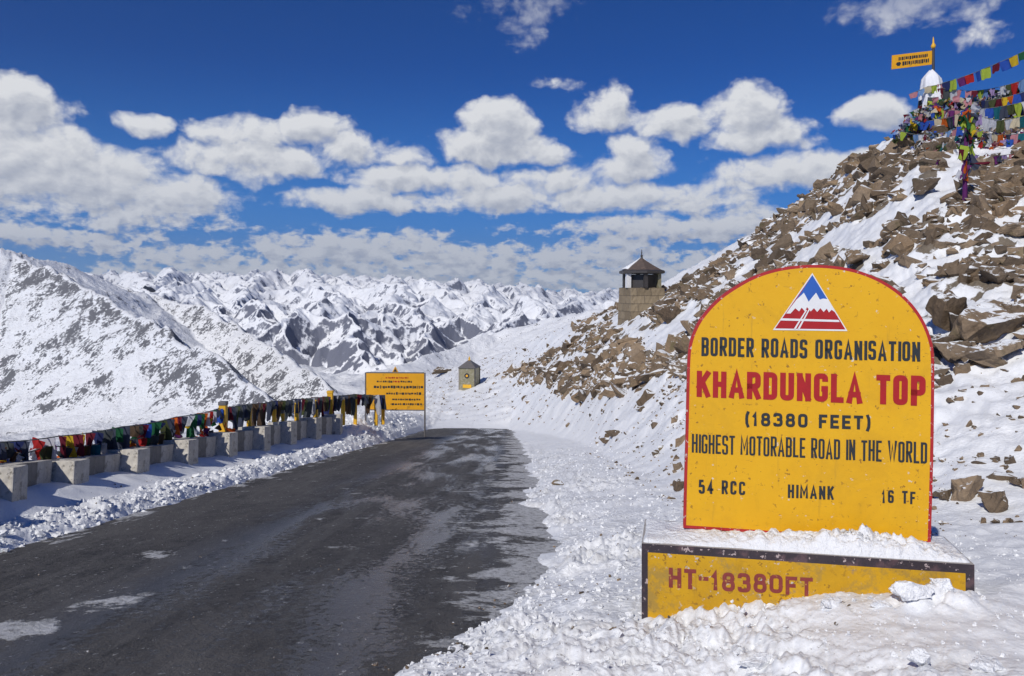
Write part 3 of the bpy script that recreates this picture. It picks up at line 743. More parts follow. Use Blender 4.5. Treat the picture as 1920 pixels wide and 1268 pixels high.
for i in range(len(spots)):
    s = ss[i]; k = r_.randrange(len(RK))
    if i in first:
        o = bpy.data.objects.new('scree_rock', RKM[k]); col.objects.link(o)
        o.location = (sx[i], sy[i], sz[i] - s * .06); o.rotation_euler = (r_.gauss(0, .5), r_.gauss(0, .5), r_.uniform(0, 6.28))
        o.scale = (s * r_.uniform(.8, 1.3), s * r_.uniform(.7, 1.1), s * r_.uniform(.7, 1.0))
        su = 960 + F * sx[i] / sy[i]; sv = HOR - F * sz[i] / sy[i]
        if sv > np.interp(su, [900, 1060, 1290, 1480, 1740, 1920], [690, 740, 700, 700, 715, 660]) + 6: zn = 'small brown stone lying in the snow below the scree ' + ('left of the arched sign' if su < 1500 else 'right of the arched sign')
        elif su < 1180: zn = 'brown angular rock in the low scree tail left of the watchtower'
        elif su > 1850: zn = 'brown angular rock in the scree at the right edge of the view'
        elif su < 1320 and sv > 600: zn = 'brown angular rock in the scree between the watchtower and the arched sign'
        elif su < 1320: zn = 'brown angular rock in the scree just right of the watchtower'
        elif hillparts(su)[2] > sv - 45: zn = 'brown angular rock on the skyline of the scree slope'
        elif sv < 480 and su < 1780: zn = 'brown angular rock in the scree above the top of the arched sign'
        elif sv < 500: zn = 'brown angular rock in the scree right of the snow gully'
        else: zn = 'brown angular rock in the scree beside the right shoulder of the arched sign'
        tag(o, zn, 'rock', 'scree rocks on the slope')
    else:
        V, Fc = RK[k]; R = rotm(r_)
        VV = (V * np.array([r_.uniform(.8, 1.3), r_.uniform(.7, 1.1), r_.uniform(.7, 1.0)]) * s) @ R.T + np.array([sx[i], sy[i], sz[i] - s * .04])
        allV.append(VV); allF.append(Fc + off); allT.append(np.full(len(V), r_.random())); off += len(V)
def pebbles(n, xf, yf, lo, hi):
    global off
    ys = yf(rng.random(n)); xs = xf(rng.random(n), ys); zs = np.maximum(full_height(xs, ys)[0], np.where((xs > -6) & (xs < edge_r(ys)), zplane(ys) + .01, -99)); s_ = lo + (hi - lo) * rng.random(n) ** 3
    for i in range(n):
        V, Fc = RK[i % len(RK)]
        allV.append((V * s_[i]) @ rotm(r_).T + np.array([xs[i], ys[i], zs[i] + s_[i] * .2])); allF.append(Fc + off); allT.append(np.full(len(V), r_.random())); off += len(V)
pebbles(420, lambda q, y: edge_r(y) - .2 + 3.2 * q ** 1.4, lambda q: 4.4 * 5.5 ** q, .004, .028)
pebbles(260, lambda q, y: -5.9 + 6.0 * q, lambda q: 4.6 * 5 ** q, .003, .012)
pebbles(200, lambda q, y: -5.8 - 1.2 * q, lambda q: 8.5 * 4.5 ** q, .006, .03)
pebbles(900, lambda q, y: 2.2 + y * .35 * q, lambda q: 7.5 * 3.2 ** q, .01, .07)
scree = np_mesh('scree', np.concatenate(allV), np.concatenate(allF), M_rock, smooth=False)
attr(scree, 'tint', np.concatenate(allT)); tag(scree, 'loose brown scree stones scattered over the snowy slope', 'scree', kind='stuff')

def boulder(name, u, v, wpx, hpx, label, k=0, rz=0.0, d=None, sink=.3, tilt=0.0):
    p = hit(u, v + hpx * .25) if d is None else Vector(((u - 960) / F * d, d, (HOR - v) / F * d))
    if p is None: return None
    s = p.y / F
    o = bpy.data.objects.new(name, RKHM[k]); col.objects.link(o)
    o.scale = (wpx * .58 * s, (wpx + hpx) * .30 * s, hpx * .70 * s); o.rotation_euler = (0, tilt, rz)
    o.location = (p.x, p.y - (wpx + hpx) * .05 * s, (HOR - v) / F * p.y)
    return tag(o, label, 'boulder')
boulder('boulder', 1845, 598, 150, 105, 'huge brown boulder with snow in its hollow right of the arched sign', 0, .3, tilt=-.35)
boulder('boulder', 1775, 588, 90, 100, 'tall brown boulder touching the right shoulder of the arched sign', 1, 1.1, tilt=-.3)
boulder('boulder', 1790, 660, 110, 60, 'low brown ledge rock beside the sign edge under the huge boulder', 2, 2.1)
boulder('boulder', 1880, 655, 90, 50, 'brown ledge rock at the right edge of the view under the huge boulder', 5, .1)
boulder('boulder', 1726, 355, 66, 58, 'dark brown boulder at the top of the main snow gully', 3, .4, tilt=-.3)
boulder('boulder', 1608, 486, 66, 44, 'brown boulder just above the top of the arched sign', 4, .8)
boulder('boulder', 1650, 498, 44, 32, 'small pale boulder right of the boulder above the arched sign', 5, .8)
boulder('boulder', 1812, 915, 84, 62, 'dark jagged boulder lying in snow beside the lower right of the sign', 6, .5)
boulder('boulder', 1770, 925, 40, 34, 'small dark rock touching the jagged boulder next to the sign', 7, .2)
boulder('boulder', 1858, 938, 66, 62, 'round boulder with a snow cap near the right edge of the view', 2, 2.2)
boulder('boulder', 1905, 905, 40, 24, 'flat brown rock in the snow behind the round snow capped boulder', 3, 1.2)
boulder('boulder', 1272, 912, 30, 34, 'small dark rock half hidden by the left edge of the sign', 1, 1.2)
boulder('boulder', 1150, 812, 36, 24, 'lone brown rock with a snow top in the snow left of the sign', 0, 2.0)
boulder('boulder', 1045, 905, 36, 12, 'flat dark stone at the snowy verge of the road', 5, 2.0)
boulder('boulder', 828, 696, 36, 24, 'dark pointed rock on the snow slope left of the kiosk', 4, .4)
boulder('boulder', 1880, 395, 60, 36, 'brown block right of the flag draped pole foot', 6, .4)
boulder('boulder', 1900, 430, 80, 50, 'broad brown block at the right edge above the huge boulder', 7, .9)
boulder('boulder', 1290, 545, 50, 34, 'brown rock heap stone right of the watchtower', 2, .9)
boulder('boulder', 1255, 590, 50, 50, 'tall brown stone leaning below the watchtower', 0, 1.9)

for bu, bv, bw, bh, bk, bl in [(1765, 650, 92, 62, 3, 'dark brown outcrop block tucked behind the right edge of the arched sign'), (1832, 668, 110, 54, 4, 'long brown outcrop block at the lower end of the big outcrop'),
        (1902, 600, 80, 90, 1, 'tall brown outcrop block at the right edge of the view'), (1796, 612, 70, 58, 6, 'brown outcrop block wedged between the tall boulder and the huge boulder'),
        (1560, 470, 40, 30, 0, 'dark stone just above the left part of the sign arch'), (1480, 482, 44, 30, 6, 'brown stone above the left shoulder of the sign arch'), (1420, 476, 46, 34, 1, 'brown stone on the slope left of the sign arch top'),
        (1860, 520, 76, 46, 5, 'broad snow dusted stone above the huge boulder'), (1780, 505, 60, 40, 7, 'brown stone above the tall boulder')]:
    boulder('boulder', bu, bv, bw, bh, bl, bk, bk * .7, tilt=-.3)
# loose snow lumps
lump = [rock_verts(300 + i, .7, 1) for i in range(8)]
cv = []; cf = []; off = 0
def add_lumps(n, xf, yf, sf):
    global off
    ys = yf(rng.random(n)); xs = xf(rng.random(n), ys); s_ = sf(rng.random(n), ys)
    zs = full_height(xs, ys)[0]
    for i in range(n):
        V, Fc = lump[i % 8]
        cv.append((V * s_[i]) @ rotm(r_).T + np.array([xs[i], ys[i], zs[i] + s_[i] * .15])); cf.append(Fc + off); off += len(V)
add_lumps(3200, lambda r, y: edge_r(y) + .05 + 2.3 * r ** 1.3, lambda r: 4.3 * (6.5) ** r, lambda r, y: .008 + .035 * r ** 3)
add_lumps(420, lambda r, y: edge_r(y) - .35 + 1.2 * r, lambda r: 4.3 * 7 ** r, lambda r, y: .005 + .018 * r ** 2)
add_lumps(1500, lambda r, y: -5.95 - .75 * r, lambda r: 8.0 * 6 ** r, lambda r, y: .02 + .07 * r ** 2.5)
add_lumps(500, lambda r, y: -6.4 - 3.5 * r, lambda r: 34 + 22 * r, lambda r, y: .04 + .14 * r ** 2)
add_lumps(1800, lambda r, y: -1.0 + 5.4 * r, lambda r: 4.2 + 3.6 * r, lambda r, y: .004 + .014 * r ** 3)
add_lumps(700, lambda r, y: 1.0 + 3.6 * r, lambda r: 4.3 + 3.5 * r, lambda r, y: .006 + .024 * r ** 3)
ch = np_mesh('snow_crumbs', np.concatenate(cv), np.concatenate(cf), M_pack, smooth=False)
tag(ch, 'loose crumbs of ploughed snow along both road edges', 'snow', kind='stuff')
def clod(u, v, wpx, hpx, label, k, d=None):
    p = hit(u, v + hpx * .35); s = p.y / F
    V, Fc = rock_verts(400 + k, .7, 3)
    V = V * (1 + .18 * (billow(V[:, :1] * 2.2 + V[:, 2:] + k, V[:, 1:2] * 2.2 + V[:, 2:] * 1.7, 3, k) - .3))
    o = np_mesh('snow_clod', V * np.array([wpx * .5 * s, wpx * .4 * s, hpx * .85 * s]), Fc, M_pack, smooth=False)
    o.location = (p.x, p.y + .03, (HOR - v) / F * p.y)
    tag(o, label, 'snow clod')

# ------------------------------------------------------------------ stroke lettering
def rnd_poly(pts, rad, closed=False, seg=5):
    """pts: (x, y, r) ; r flag rounds that corner"""
    out = []; n = len(pts)
    for i in range(n):
        x, y, fl = pts[i]
        if not fl or (not closed and i in (0, n - 1)): out.append((x, y)); continue
        p = Vector((x, y)); a = Vector(pts[i - 1][:2]); b_ = Vector(pts[(i + 1) % n][:2])
        la = (a - p).length; lb = (b_ - p).length; r = min(rad, la * .5, lb * .5)
        p0 = p + (a - p).normalized() * r; p1 = p + (b_ - p).normalized() * r
        for k in range(seg + 1):
            t = k / seg; q = p0 * (1 - t) ** 2 + p * 2 * t * (1 - t) + p1 * t * t; out.append((q.x, q.y))
    return out
R1 = 1
GL = {
 'B': [([(0,0,0),(0,1,0),(1,1,R1),(1,.52,R1),(0,.52,0)], 0), ([(0,.52,0),(1,.52,R1),(1,0,R1),(-.0,0,0)], 0)],
 'O': [([(0,0,R1),(0,1,R1),(1,1,R1),(1,0,R1)], 1)], '0': [([(0,0,R1),(0,1,R1),(1,1,R1),(1,0,R1)], 1)],
 'D': [([(0,0,0),(0,1,0),(1,1,R1),(1,0,R1)], 1)],
 'R': [([(0,-.0,0),(0,1,0),(1,1,R1),(1,.46,R1),(0,.46,0)], 0), ([(.5,.46,0),(1,0,0)], 0)],
 'P': [([(0,-.0,0),(0,1,0),(1,1,R1),(1,.42,R1),(0,.42,0)], 0)],
 'E': [([(1,1,0),(0,1,0),(0,0,0),(1,0,0)], 0), ([(0,.5,0),(.85,.5,0)], 0)],
 'F': [([(1,1,0),(0,1,0),(0,0,0)], 0), ([(0,.5,0),(.8,.5,0)], 0)],
 'A': [([(0,0,0),(.5,1,0),(1,0,0)], 0), ([(.17,.26,0),(.83,.26,0)], 0)],
 'S': [([(1,.76,0),(1,1,R1),(0,1,R1),(0,.52,R1),(1,.5,R1),(1,0,R1),(0,0,R1),(0,.24,0)], 0)],
 'G': [([(1,.76,0),(1,1,R1),(0,1,R1),(0,0,R1),(1,0,R1),(1,.45,0),(.55,.45,0)], 0)],
 'C': [([(1,.74,0),(1,1,R1),(0,1,R1),(0,0,R1),(1,0,R1),(1,.26,0)], 0)],
 'N': [([(0,0,0),(0,1,0)], 0), ([(1,0,0),(1,1,0)], 0), ([(0,.98,0),(1,.02,0)], 0)], 'M': [([(0,0,0),(0,1,0),(.5,.25,0),(1,1,0),(1,0,0)], 0)],
 'W': [([(0,1,0),(.25,0,0),(.5,.8,0),(.75,0,0),(1,1,0)], 0)],
 'I': [([(.5,0,0),(.5,1,0)], 0)], 'T': [([(0,1,0),(1,1,0)], 0), ([(.5,1,0),(.5,0,0)], 0)],
 'K': [([(0,0,0),(0,1,0)], 0), ([(1,1,0),(0,.38,0)], 0), ([(.38,.6,0),(1,0,0)], 0)],
 'H': [([(0,0,0),(0,1,0)], 0), ([(1,0,0),(1,1,0)], 0), ([(0,.52,0),(1,.52,0)], 0)],
 'U': [([(0,1,0),(0,0,R1),(1,0,R1),(1,1,0)], 0)], 'L': [([(0,1,0),(0,0,0),(1,0,0)], 0)],
 '1': [([(.12,.80,0),(.55,1,0),(.55,0,0)], 0)],
 '8': [([(.05,.53,R1),(.05,1,R1),(.95,1,R1),(.95,.53,R1)], 1), ([(0,0,R1),(0,.53,R1),(1,.53,R1),(1,0,R1)], 1)],
 '3': [([(0,.78,0),(0,1,R1),(.95,1,R1),(.95,.53,R1),(.35,.53,0)], 0), ([(.35,.53,0),(1,.53,R1),(1,0,R1),(0,0,R1),(0,.22,0)], 0)],
 '5': [([(.95,1,0),(0.05,1,0),(0,.56,0),(1,.60,R1),(1,0,R1),(0,0,R1),(0,.22,0)], 0)],
 '4': [([(.72,0,0),(.72,1,0),(0,.28,0),(1,.28,0)], 0)],
 '6': [([(1,.78,0),(1,1,R1),(0,1,R1),(0,0,R1),(1,0,R1),(1,.54,R1),(.0,.54,0)], 0)],
 '(': [([(1,1.1,0),(.2,.85,0),(0,.5,0),(.2,.1,0),(1,-.15,0)], 0)], ')': [([(0,1.1,0),(.8,.85,0),(1,.5,0),(.8,.1,0),(0,-.15,0)], 0)],
 '-': [([(0,.5,0),(1,.5,0)], 0)],
}
WID = {'I': .28, '1': .62, '(': .45, ')': .45, '-': .75, 'M': 1.3, 'W': 1.45, ' ': .55, 'T': .95, 'L': .9, 'E': .9, 'F': .88, 'A': 1.1}
def ribbon(mb, pts, t, z, closed, xf, mi=0):
    P_ = [Vector(p) for p in pts]
    Q = [P_[0]]
    for p in P_[1:]:
        if (p - Q[-1]).length > 1e-5: Q.append(p)
    if closed and (Q[0] - Q[-1]).length < 1e-5: Q.pop()
    n = len(Q); L = []; R = []
    for i in range(n):
        if closed: a = Q[i - 1]; c = Q[(i + 1) % n]
        else: a = Q[max(i - 1, 0)]; c = Q[min(i + 1, n - 1)]
        d1 = (Q[i] - a).normalized() if (Q[i] - a).length > 0 else None
        d2 = (c - Q[i]).normalized() if (c - Q[i]).length > 0 else None
        d1 = d1 or d2; d2 = d2 or d1
        n1 = Vector((-d1.y, d1.x)); n2 = Vector((-d2.y, d2.x)); m = (n1 + n2)
        if m.length < .1: m = n1
        m.normalize(); k = min(1 / max(m.dot(n1), .35), 2.2)
        L.append(Q[i] + m * t * .5 * k); R.append(Q[i] - m * t * .5 * k)
    vs = [xf(p.x, p.y, z) for p in L] + [xf(p.x, p.y, z) for p in R]
    fs = [(i, i + n, (i + 1) % n + n, (i + 1) % n) for i in range(n if closed else n - 1)]
    mb.add(vs, fs, mi)
def text_mesh(name, txt, p0, p1, h0, h1, mt, parent, tw=.16, gap=.42, y=-.003, wid=1.0, jit=0.0):
    """txt laid from p0 to p1 (local x, z of the baseline ends), cap heights h0, h1"""
    ws = [WID.get(c, 1.0) for c in txt]; tot = sum(ws) + gap * (len(txt) - 1)
    L = math.hypot(p1[0] - p0[0], p1[1] - p0[1]); sc = L / tot
    mb = MB(); cx = 0; k = 0; r = random.Random(len(txt) * 7 + 1)
    for c, w in zip(txt, ws):
        if c != ' ':
            f = cx / tot; h = h0 + (h1 - h0) * f; t = h * tw
            wi = w * sc; j = r.uniform(-1, 1) * jit * h; jh = 1 + r.uniform(-1, 1) * jit * .6
            bx_ = p0[0] + (p1[0] - p0[0]) * f; bz = p0[1] + (p1[1] - p0[1]) * f + j
            sl_ = (p1[1] - p0[1]) / (p1[0] - p0[0])
            iw = max(wi - t, .001); ih = h * jh - t
            for pts, closed in GL[c]:
                q = [(t * .5 + a * iw, t * .5 + b_ * ih, fl) for a, b_, fl in pts]
                q = rnd_poly(q, min(iw * .42, ih * .3), closed)
                # square ends reach the cap line
                if not closed:
                    q = [list(v) for v in q]
                    for e, nb in ((0, 1), (-1, -2)):
                        dx = q[e][0] - q[nb][0]; dy = q[e][1] - q[nb][1]; l = math.hypot(dx, dy) or 1
                        ex = t * .5 if c not in 'S3568GC' else 0
                        if (c in 'RKBDP' and len(pts) in (2, 5, 4)) and e == -1 and c in 'B': ex = 0
                        q[e][0] += dx / l * ex; q[e][1] += dy / l * ex
                k += 1
                ribbon(mb, q, t, y - .00012 * (k % 3) - .0002 * (k % 2), closed, lambda a, b_, zz_: (bx_ + a, zz_, bz + b_ + a * sl_))
        cx += w + gap
    return mb.build(name, [mt], parent)

# ------------------------------------------------------------------ the arched milestone sign
SL = Vector((P3(1281, 990, 6.14))); SR = Vector((P3(1745, 1021, 5.80)))
xd = (SR - SL); SW = xd.length; xd.normalize()
nrm = Vector((xd.y, -xd.x, 0)).normalized()           # towards the camera
upv = xd.cross(-nrm).normalized()
if upv.z < 0: upv = -upv
SM = Matrix(((xd.x, -nrm.x, upv.x, 0), (xd.y, -nrm.y, upv.y, 0), (xd.z, -nrm.z, upv.z, 0), (0, 0, 0, 1)))
SM.translation = (SL + SR) / 2
SMI = SM.inverted()
def on_sign(u, v, yoff=0.0):
    d = Vector(((u - 960) / F, 1, (HOR - v) / F)); o = SMI @ Vector((0, 0, 0)); dl = SMI.to_3x3() @ d
    t = (yoff - o.y) / dl.y; q = o + dl * t; return (q.x, q.z)
sign = empty('milestone_sign'); sign.matrix_world = SM
tag(sign, 'yellow arched milestone sign with a red border and mountain emblem standing on a plinth', 'sign')
# outline from the photographed edge points
outl_px = [(1281, 990), (1283, 900), (1286, 800), (1288, 700), (1290, 655), (1297, 628), (1308, 604), (1325, 581), (1350, 556), (1378, 537), (1408, 520), (1440, 508), (1475, 500), (1523, 496),
           (1570, 499), (1610, 507), (1650, 523), (1685, 545), (1712, 571), (1732, 600), (1744, 628), (1751, 655), (1752, 700), (1751, 800), (1749, 900), (1745, 1021)]
outl = [on_sign(*p) for p in outl_px]
# smooth the arch
def chaikin(pts, keep_ends=True, it=2):
    for _ in range(it):
        out = [pts[0]]
        for a, b_ in zip(pts[:-1], pts[1:]):
            out += [(a[0] * .75 + b_[0] * .25, a[1] * .75 + b_[1] * .25), (a[0] * .25 + b_[0] * .75, a[1] * .25 + b_[1] * .75)]
        out.append(pts[-1]); pts = out
    return pts
outl = chaikin(outl)
def inset(pts, d):
    n = len(pts); out = []
    for i in range(n):
        a = Vector(pts[i - 1]); p = Vector(pts[i]); c = Vector(pts[(i + 1) % n])
        d1 = (p - a); d2 = (c - p)
        if d1.length < 1e-6: d1 = d2
        if d2.length < 1e-6: d2 = d1
        d1.normalize(); d2.normalize(); n1 = Vector((d1.y, -d1.x)); n2 = Vector((d2.y, -d2.x)); m = (n1 + n2).normalized()
        k = min(1 / max(m.dot(n1), .4), 1.6); q = p + m * d * k; out.append((q.x, q.y))
    return out
TH = .12
inn = inset(outl, .022); n = len(outl)
mb = MB()
mb.add([(x, 0, z) for x, z in outl] + [(x, 0, z) for x, z in inn], [(i, (i + 1) % n, n + (i + 1) % n, n + i) for i in range(n)], 1)
mb.add([(x, 0, z) for x, z in inn], [tuple(range(n))], 0)
mb.add([(x, 0, z) for x, z in outl] + [(x, TH, z) for x, z in outl], [(i, n + i, n + (i + 1) % n, (i + 1) % n) for i in range(n)], 1)
mb.add([(x, TH, z) for x, z in outl], [tuple(reversed(range(n)))], 2)
mb.build('slab', [M_yel, M_red, M_cplain], sign)
def L(txt, a, b_, ta, tb, mt, tw, gap, jit=.0, yoff=-.003):
    A0 = on_sign(*a); B0 = on_sign(*b_); A1 = on_sign(*ta); B1 = on_sign(*tb)
    return text_mesh('lettering', txt, A0, B0, A1[1] - A0[1], B1[1] - B0[1], mt, sign, tw, gap, yoff, jit=jit)
L('BORDER ROADS ORGANISATION', (1315, 667), (1725, 678), (1315, 632), (1725, 641), M_blkt, .148, .24, .02)
L('KHARDUNGLA TOP', (1306, 744), (1735, 762), (1307, 695), (1735, 705), M_redt, .195, .20, .01)
L('(18380 FEET)', (1397, 798), (1632, 806), (1397, 773), (1632, 780), M_blkt, .21, .32, .01)
L('HIGHEST MOTORABLE ROAD IN THE WORLD', (1297, 849), (1738, 869), (1297, 814), (1738, 829), M_blkt, .105, .20, .02)
L('54 RCC', (1310, 925), (1397, 928), (1310, 899), (1397, 903), M_blkt, .17, .40, .02)
L('HIMANK', (1477, 933), (1563, 937), (1477, 908), (1563, 912), M_blkt, .17, .33, .02)
L('16 TF', (1653, 943), (1716, 945), (1653, 919), (1716, 922), M_blkt, .17, .42, .02)
# emblem: triangle with snow peaks
mb = MB()
def poly(px, mi, k):
    pts = [on_sign(*p) for p in px]; mb.add([(x, -.003 - .0006 * k, z) for x, z in pts], [tuple(range(len(pts)))], mi)
poly([(1449, 619), (1523, 512), (1589, 621)], 0, 0)
poly([(1453, 616), (1523, 516), (1585, 618)], 2, 1)                      # red field
poly([(1493, 562), (1523, 516), (1551, 561), (1551, 572), (1493, 574)], 1, 2)   # blue sky
poly([(1481, 578), (1493, 562), (1500, 556), (1507, 549), (1513, 560), (1516, 566), (1524, 556), (1530, 549), (1537, 562), (1543, 560), (1551, 561), (1561, 577),
      (1566, 586), (1559, 581), (1554, 586), (1550, 579), (1544, 585), (1538, 578), (1532, 585), (1526, 578), (1520, 584), (1513, 576), (1509, 584), (1503, 577), (1498, 584), (1491, 578), (1482, 588), (1474, 588)], 0, 3)
poly([(1465, 597), (1572, 600), (1574, 604), (1463, 601)], 0, 4)
poly([(1488, 617), (1500, 598), (1511, 581), (1513, 582), (1503, 598), (1492, 617)], 0, 5)
poly([(1495, 617), (1506, 598), (1516, 580), (1518, 581), (1509, 598), (1499, 617)], 0, 6)
mb.build('emblem', [M_white, M_blue, M_redt], sign)

# the plinth it stands on
A_ = Vector(P3(1203, 1019, 5.84)); B_ = Vector(P3(1827, 1059, 5.39))
xd2 = (B_ - A_); PW = xd2.length; xd2.normalize(); n2_ = Vector((xd2.y, -xd2.x, 0)).normalized(); up2 = xd2.cross(-n2_).normalized()
if up2.z < 0: up2 = -up2
PM = Matrix(((xd2.x, -n2_.x, up2.x, A_.x), (xd2.y, -n2_.y, up2.y, A_.y), (xd2.z, -n2_.z, up2.z, A_.z), (0, 0, 0, 1)))
plinth = empty('plinth'); plinth.matrix_world = PM
tag(plinth, 'long low yellow plinth with a black border carrying the arched sign', 'plinth')
PD = .62
mb = MB(); ch_ = .012
def quad(x0, x1, z0, z1, y, mi): mb.add([(x0, y, z0), (x1, y, z0), (x1, y, z1), (x0, y, z1)], [(0, 1, 2, 3)], mi)
bt = .062; bl = .045
mb.box(0, PW, .002, PD, -.9, -.004, 2)
quad(bl, PW - .055, -.9, -bt, -.002, 0); quad(0, bl, -.9, 0, -.002, 1); quad(bl, PW - .055, -bt, 0, -.002, 1); quad(PW - .055, PW, -.9, 0, -.002, 1)
mb.add([(0, -.002, 0), (PW, -.002, 0), (PW, PD, 0), (0, PD, 0)], [(0, 1, 2, 3)], 2)
mb.add([(0, -.002, -.9), (0, -.002, 0), (0, PD, 0), (0, PD, -.9)], [(0, 1, 2, 3)], 1)
mb.add([(PW, -.002, -.9), (PW, PD, -.9), (PW, PD, 0), (PW, -.002, 0)], [(0, 1, 2, 3)], 1)
mb.build('block', [M_yel_w, M_blk, M_cplain], plinth)
PMI = PM.inverted()
def on_pl(u, v, yoff=-.002):
    d = Vector(((u - 960) / F, 1, (HOR - v) / F)); o = PMI @ Vector((0, 0, 0)); dl = PMI.to_3x3() @ d
    t = (yoff - o.y) / dl.y; q = o + dl * t; return (q.x, q.z)
def L2(txt, a, b_, ta, tb, tw, gap, jit):
    A0 = on_pl(*a); B0 = on_pl(*b_); A1 = on_pl(*ta); B1 = on_pl(*tb)
    return text_mesh('lettering', txt, A0, B0, A1[1] - A0[1], B1[1] - B0[1], M_brt, plinth, tw, gap, -.004, jit=jit)
L2('HT-18380FT', (1254, 1101), (1524, 1117), (1254, 1064), (1524, 1083), .20, .22, .04)
# snow lying on the plinth, heaped along the front of the slab
gx = np.linspace(-.01, PW + .01, 150); gy = np.linspace(.0, PD, 40); GX, GY = np.meshgrid(gx, gy)
bd = (PMI @ ((SL + SR) / 2)).y
h = .014 + .012 * fbm(GX * 6, GY * 6, 4, 201)
ramp_ = sstep(.0, .12, GY) * sstep(bd + .02, bd - .14, GY)
prof = np.interp(GX, [0, .25, .7, 1.1, 1.5, 1.9, PW], [.0, .01, .035, .05, .09, .05, 0])
h = h + ramp_ * prof * (.6 + 1.3 * billow(GX * 9, GY * 9, 3, 203))
edge = sstep(-.01, .03, GX) * sstep(PW + .01, PW - .03, GX) * sstep(0, .05, GY) * sstep(PD, PD - .04, GY)
h = h * edge + (edge - 1) * .02
sn = np_mesh('snow_cover', np.stack([GX, GY, h], -1).reshape(-1, 3), grid_faces(40, 150), M_pack)
sn.matrix_world = PM; tag(sn, 'crumbly snow lying along the plinth top at the foot of the arched sign', 'snow', kind='stuff')
clod(1716, 1112, 84, 40, 'large snow clod leaning on the right half of the plinth', 1, 5.12)
clod(1775, 1098, 70, 26, 'long snow clod covering the right end of the plinth', 2, 5.12)
clod(1560, 1132, 60, 22, 'low snow clod at the foot of the plinth middle', 3, 5.24)
clod(1655, 1137, 50, 16, 'small snow clod just left of the large one at the plinth', 6, 5.2)
clod(1222, 1138, 42, 26, 'snow clod at the left corner of the plinth', 4, 5.62)
clod(1425, 1246, 96, 34, 'broad snow clod on the snow below the plinth', 5)
clod(1850, 1252, 90, 30, 'smooth snow clod in the lower right corner of the view', 7)
clod(1735, 1238, 60, 34, 'rough snow clod left of the one in the lower right corner', 8)

# ------------------------------------------------------------------ wall of parapet blocks
def roughen(o, cuts, amp, seed=3):
    bm = bmesh.new(); bm.from_mesh(o.data); bmesh.ops.subdivide_edges(bm, edges=bm.edges[:], cuts=cuts, use_grid_fill=True)
    for v in bm.verts:
        c = v.co; q = gn(np.array([c.x * 5 + c.z * 4 + seed]), np.array([c.y * 5 + c.z]), 3)[0] + .6 * gn(np.array([c.x * 13 + c.z * 11]), np.array([c.y * 12 - c.z * 3]), 5)[0]
        v.co += v.normal * amp * q
    bm.to_mesh(o.data); bm.free()
def wall_block():
    t = empty('parapet_block')
    r0 = [(-.24, 0, -.7), (.24, 0, -.7), (.24, .50, -.7), (-.24, .50, -.7)]
    r1 = [(-.22, .02, .655), (.20, .02, .655), (.20, .48, .655), (-.22, .48, .655)]
    mb = MB(); mb.frustum(r0, r1, 0); o = mb.build('buttress', [M_conc], t, bevel=.025); roughen(o, 6, .016)
    mb = MB(); mb.box(-.58, -.13, .03, 2.25, -.7, .645); o = mb.build('wall_panel', [M_conc], t, bevel=.02); roughen(o, 6, .014, 9)
    return t
def copy_tree(o, parent=None):
    c = o.copy(); col.objects.link(c); c.parent = parent
    for chd in [x for x in scene.objects if x.parent == o]: copy_tree(chd, c)
    return c
us_ = [-190, -40, 85, 213, 315, 397, 467, 520, 570, 618]; ds_ = [9.4, 11.1, 13.05, 15.3, 17.7, 20.3, 23, 25.9, 29.2, 32.4]
proto = wall_block()
ordn = ['nearest', 'second', 'third', 'fourth', 'fifth', 'sixth', 'seventh', 'eighth', 'ninth', 'farthest']
vb = [None, 955, 937, 905, 877, 861, 848, 837, 828, 818]
for i, (u, d) in enumerate(zip(us_, ds_)):
    o = proto if i == 0 else copy_tree(proto)
    x = (u - 960) / F * d + .22; zb = float(ground_smooth(np.array([x]), np.array([d]))[0][0])
    vt = np.interp(u, [-150, 85, 213, 315, 397, 467, 520, 570, 625], [893, 868, 846, 828, 814, 802, 793, 785, 777])
    ztop = (HOR - vt) / F * d
    nx = (us_[i + 1] - 960) / F * ds_[i + 1] + .22 if i < 9 else x - .05
    dy = (ds_[i + 1] - d) if i < 9 else 3
    ang = math.atan2(x - nx, dy)
    o.location = (x, d, ztop - .64); o.rotation_euler = (math.atan(-.147), 0, ang)
    o.scale.y = (dy / 2.22) if i < 9 else .9
    tag(o, f'weathered concrete parapet block with a dark band, {ordn[i]} from the camera in the roadside row', 'parapet block', 'concrete parapet blocks along the road')

# ------------------------------------------------------------------ prayer flags
def flag_mesh(w, h, colr, seed, sub=(5, 6), crumple=1.0):
    r = random.Random(seed); ph = r.uniform(0, 6); tp = r.uniform(.1, .55) * crumple; V_ = []
    for j in range(sub[1] + 1):
        t = j / sub[1]
        for i in range(sub[0] + 1):
            s = i / sub[0] - .5
            wd = w * (1 - tp * t) ; sk = crumple * .12 * w * math.sin(ph + t * 2.5)
            V_.append((s * wd + sk * t, crumple * w * .16 * math.sin(s * 9 + ph + t * 3) * (.3 + t), -h * t * (1 - .12 * crumple * abs(math.sin(s * 5 + ph)))))
    c = sub[0] + 1
    Fc = [(j * c + i, (j + 1) * c + i, (j + 1) * c + i + 1, j * c + i + 1) for j in range(sub[1]) for i in range(sub[0])]
    me = bpy.data.meshes.new('flag'); me.from_pydata(V_, [], Fc); me.materials.append(M_flag[colr])
    me.polygons.foreach_set('use_smooth', [True] * len(Fc)); me.update(); return me
FM = {k: [flag_mesh(1, 1, k, i * 13 + len(k), crumple=1.0) for i in range(3)] for k in FLAGC}
FS = {k: [flag_mesh(1, 1, k, i * 7 + 3, crumple=.35) for i in range(2)] for k in FLAGC}
fr = random.Random(11)
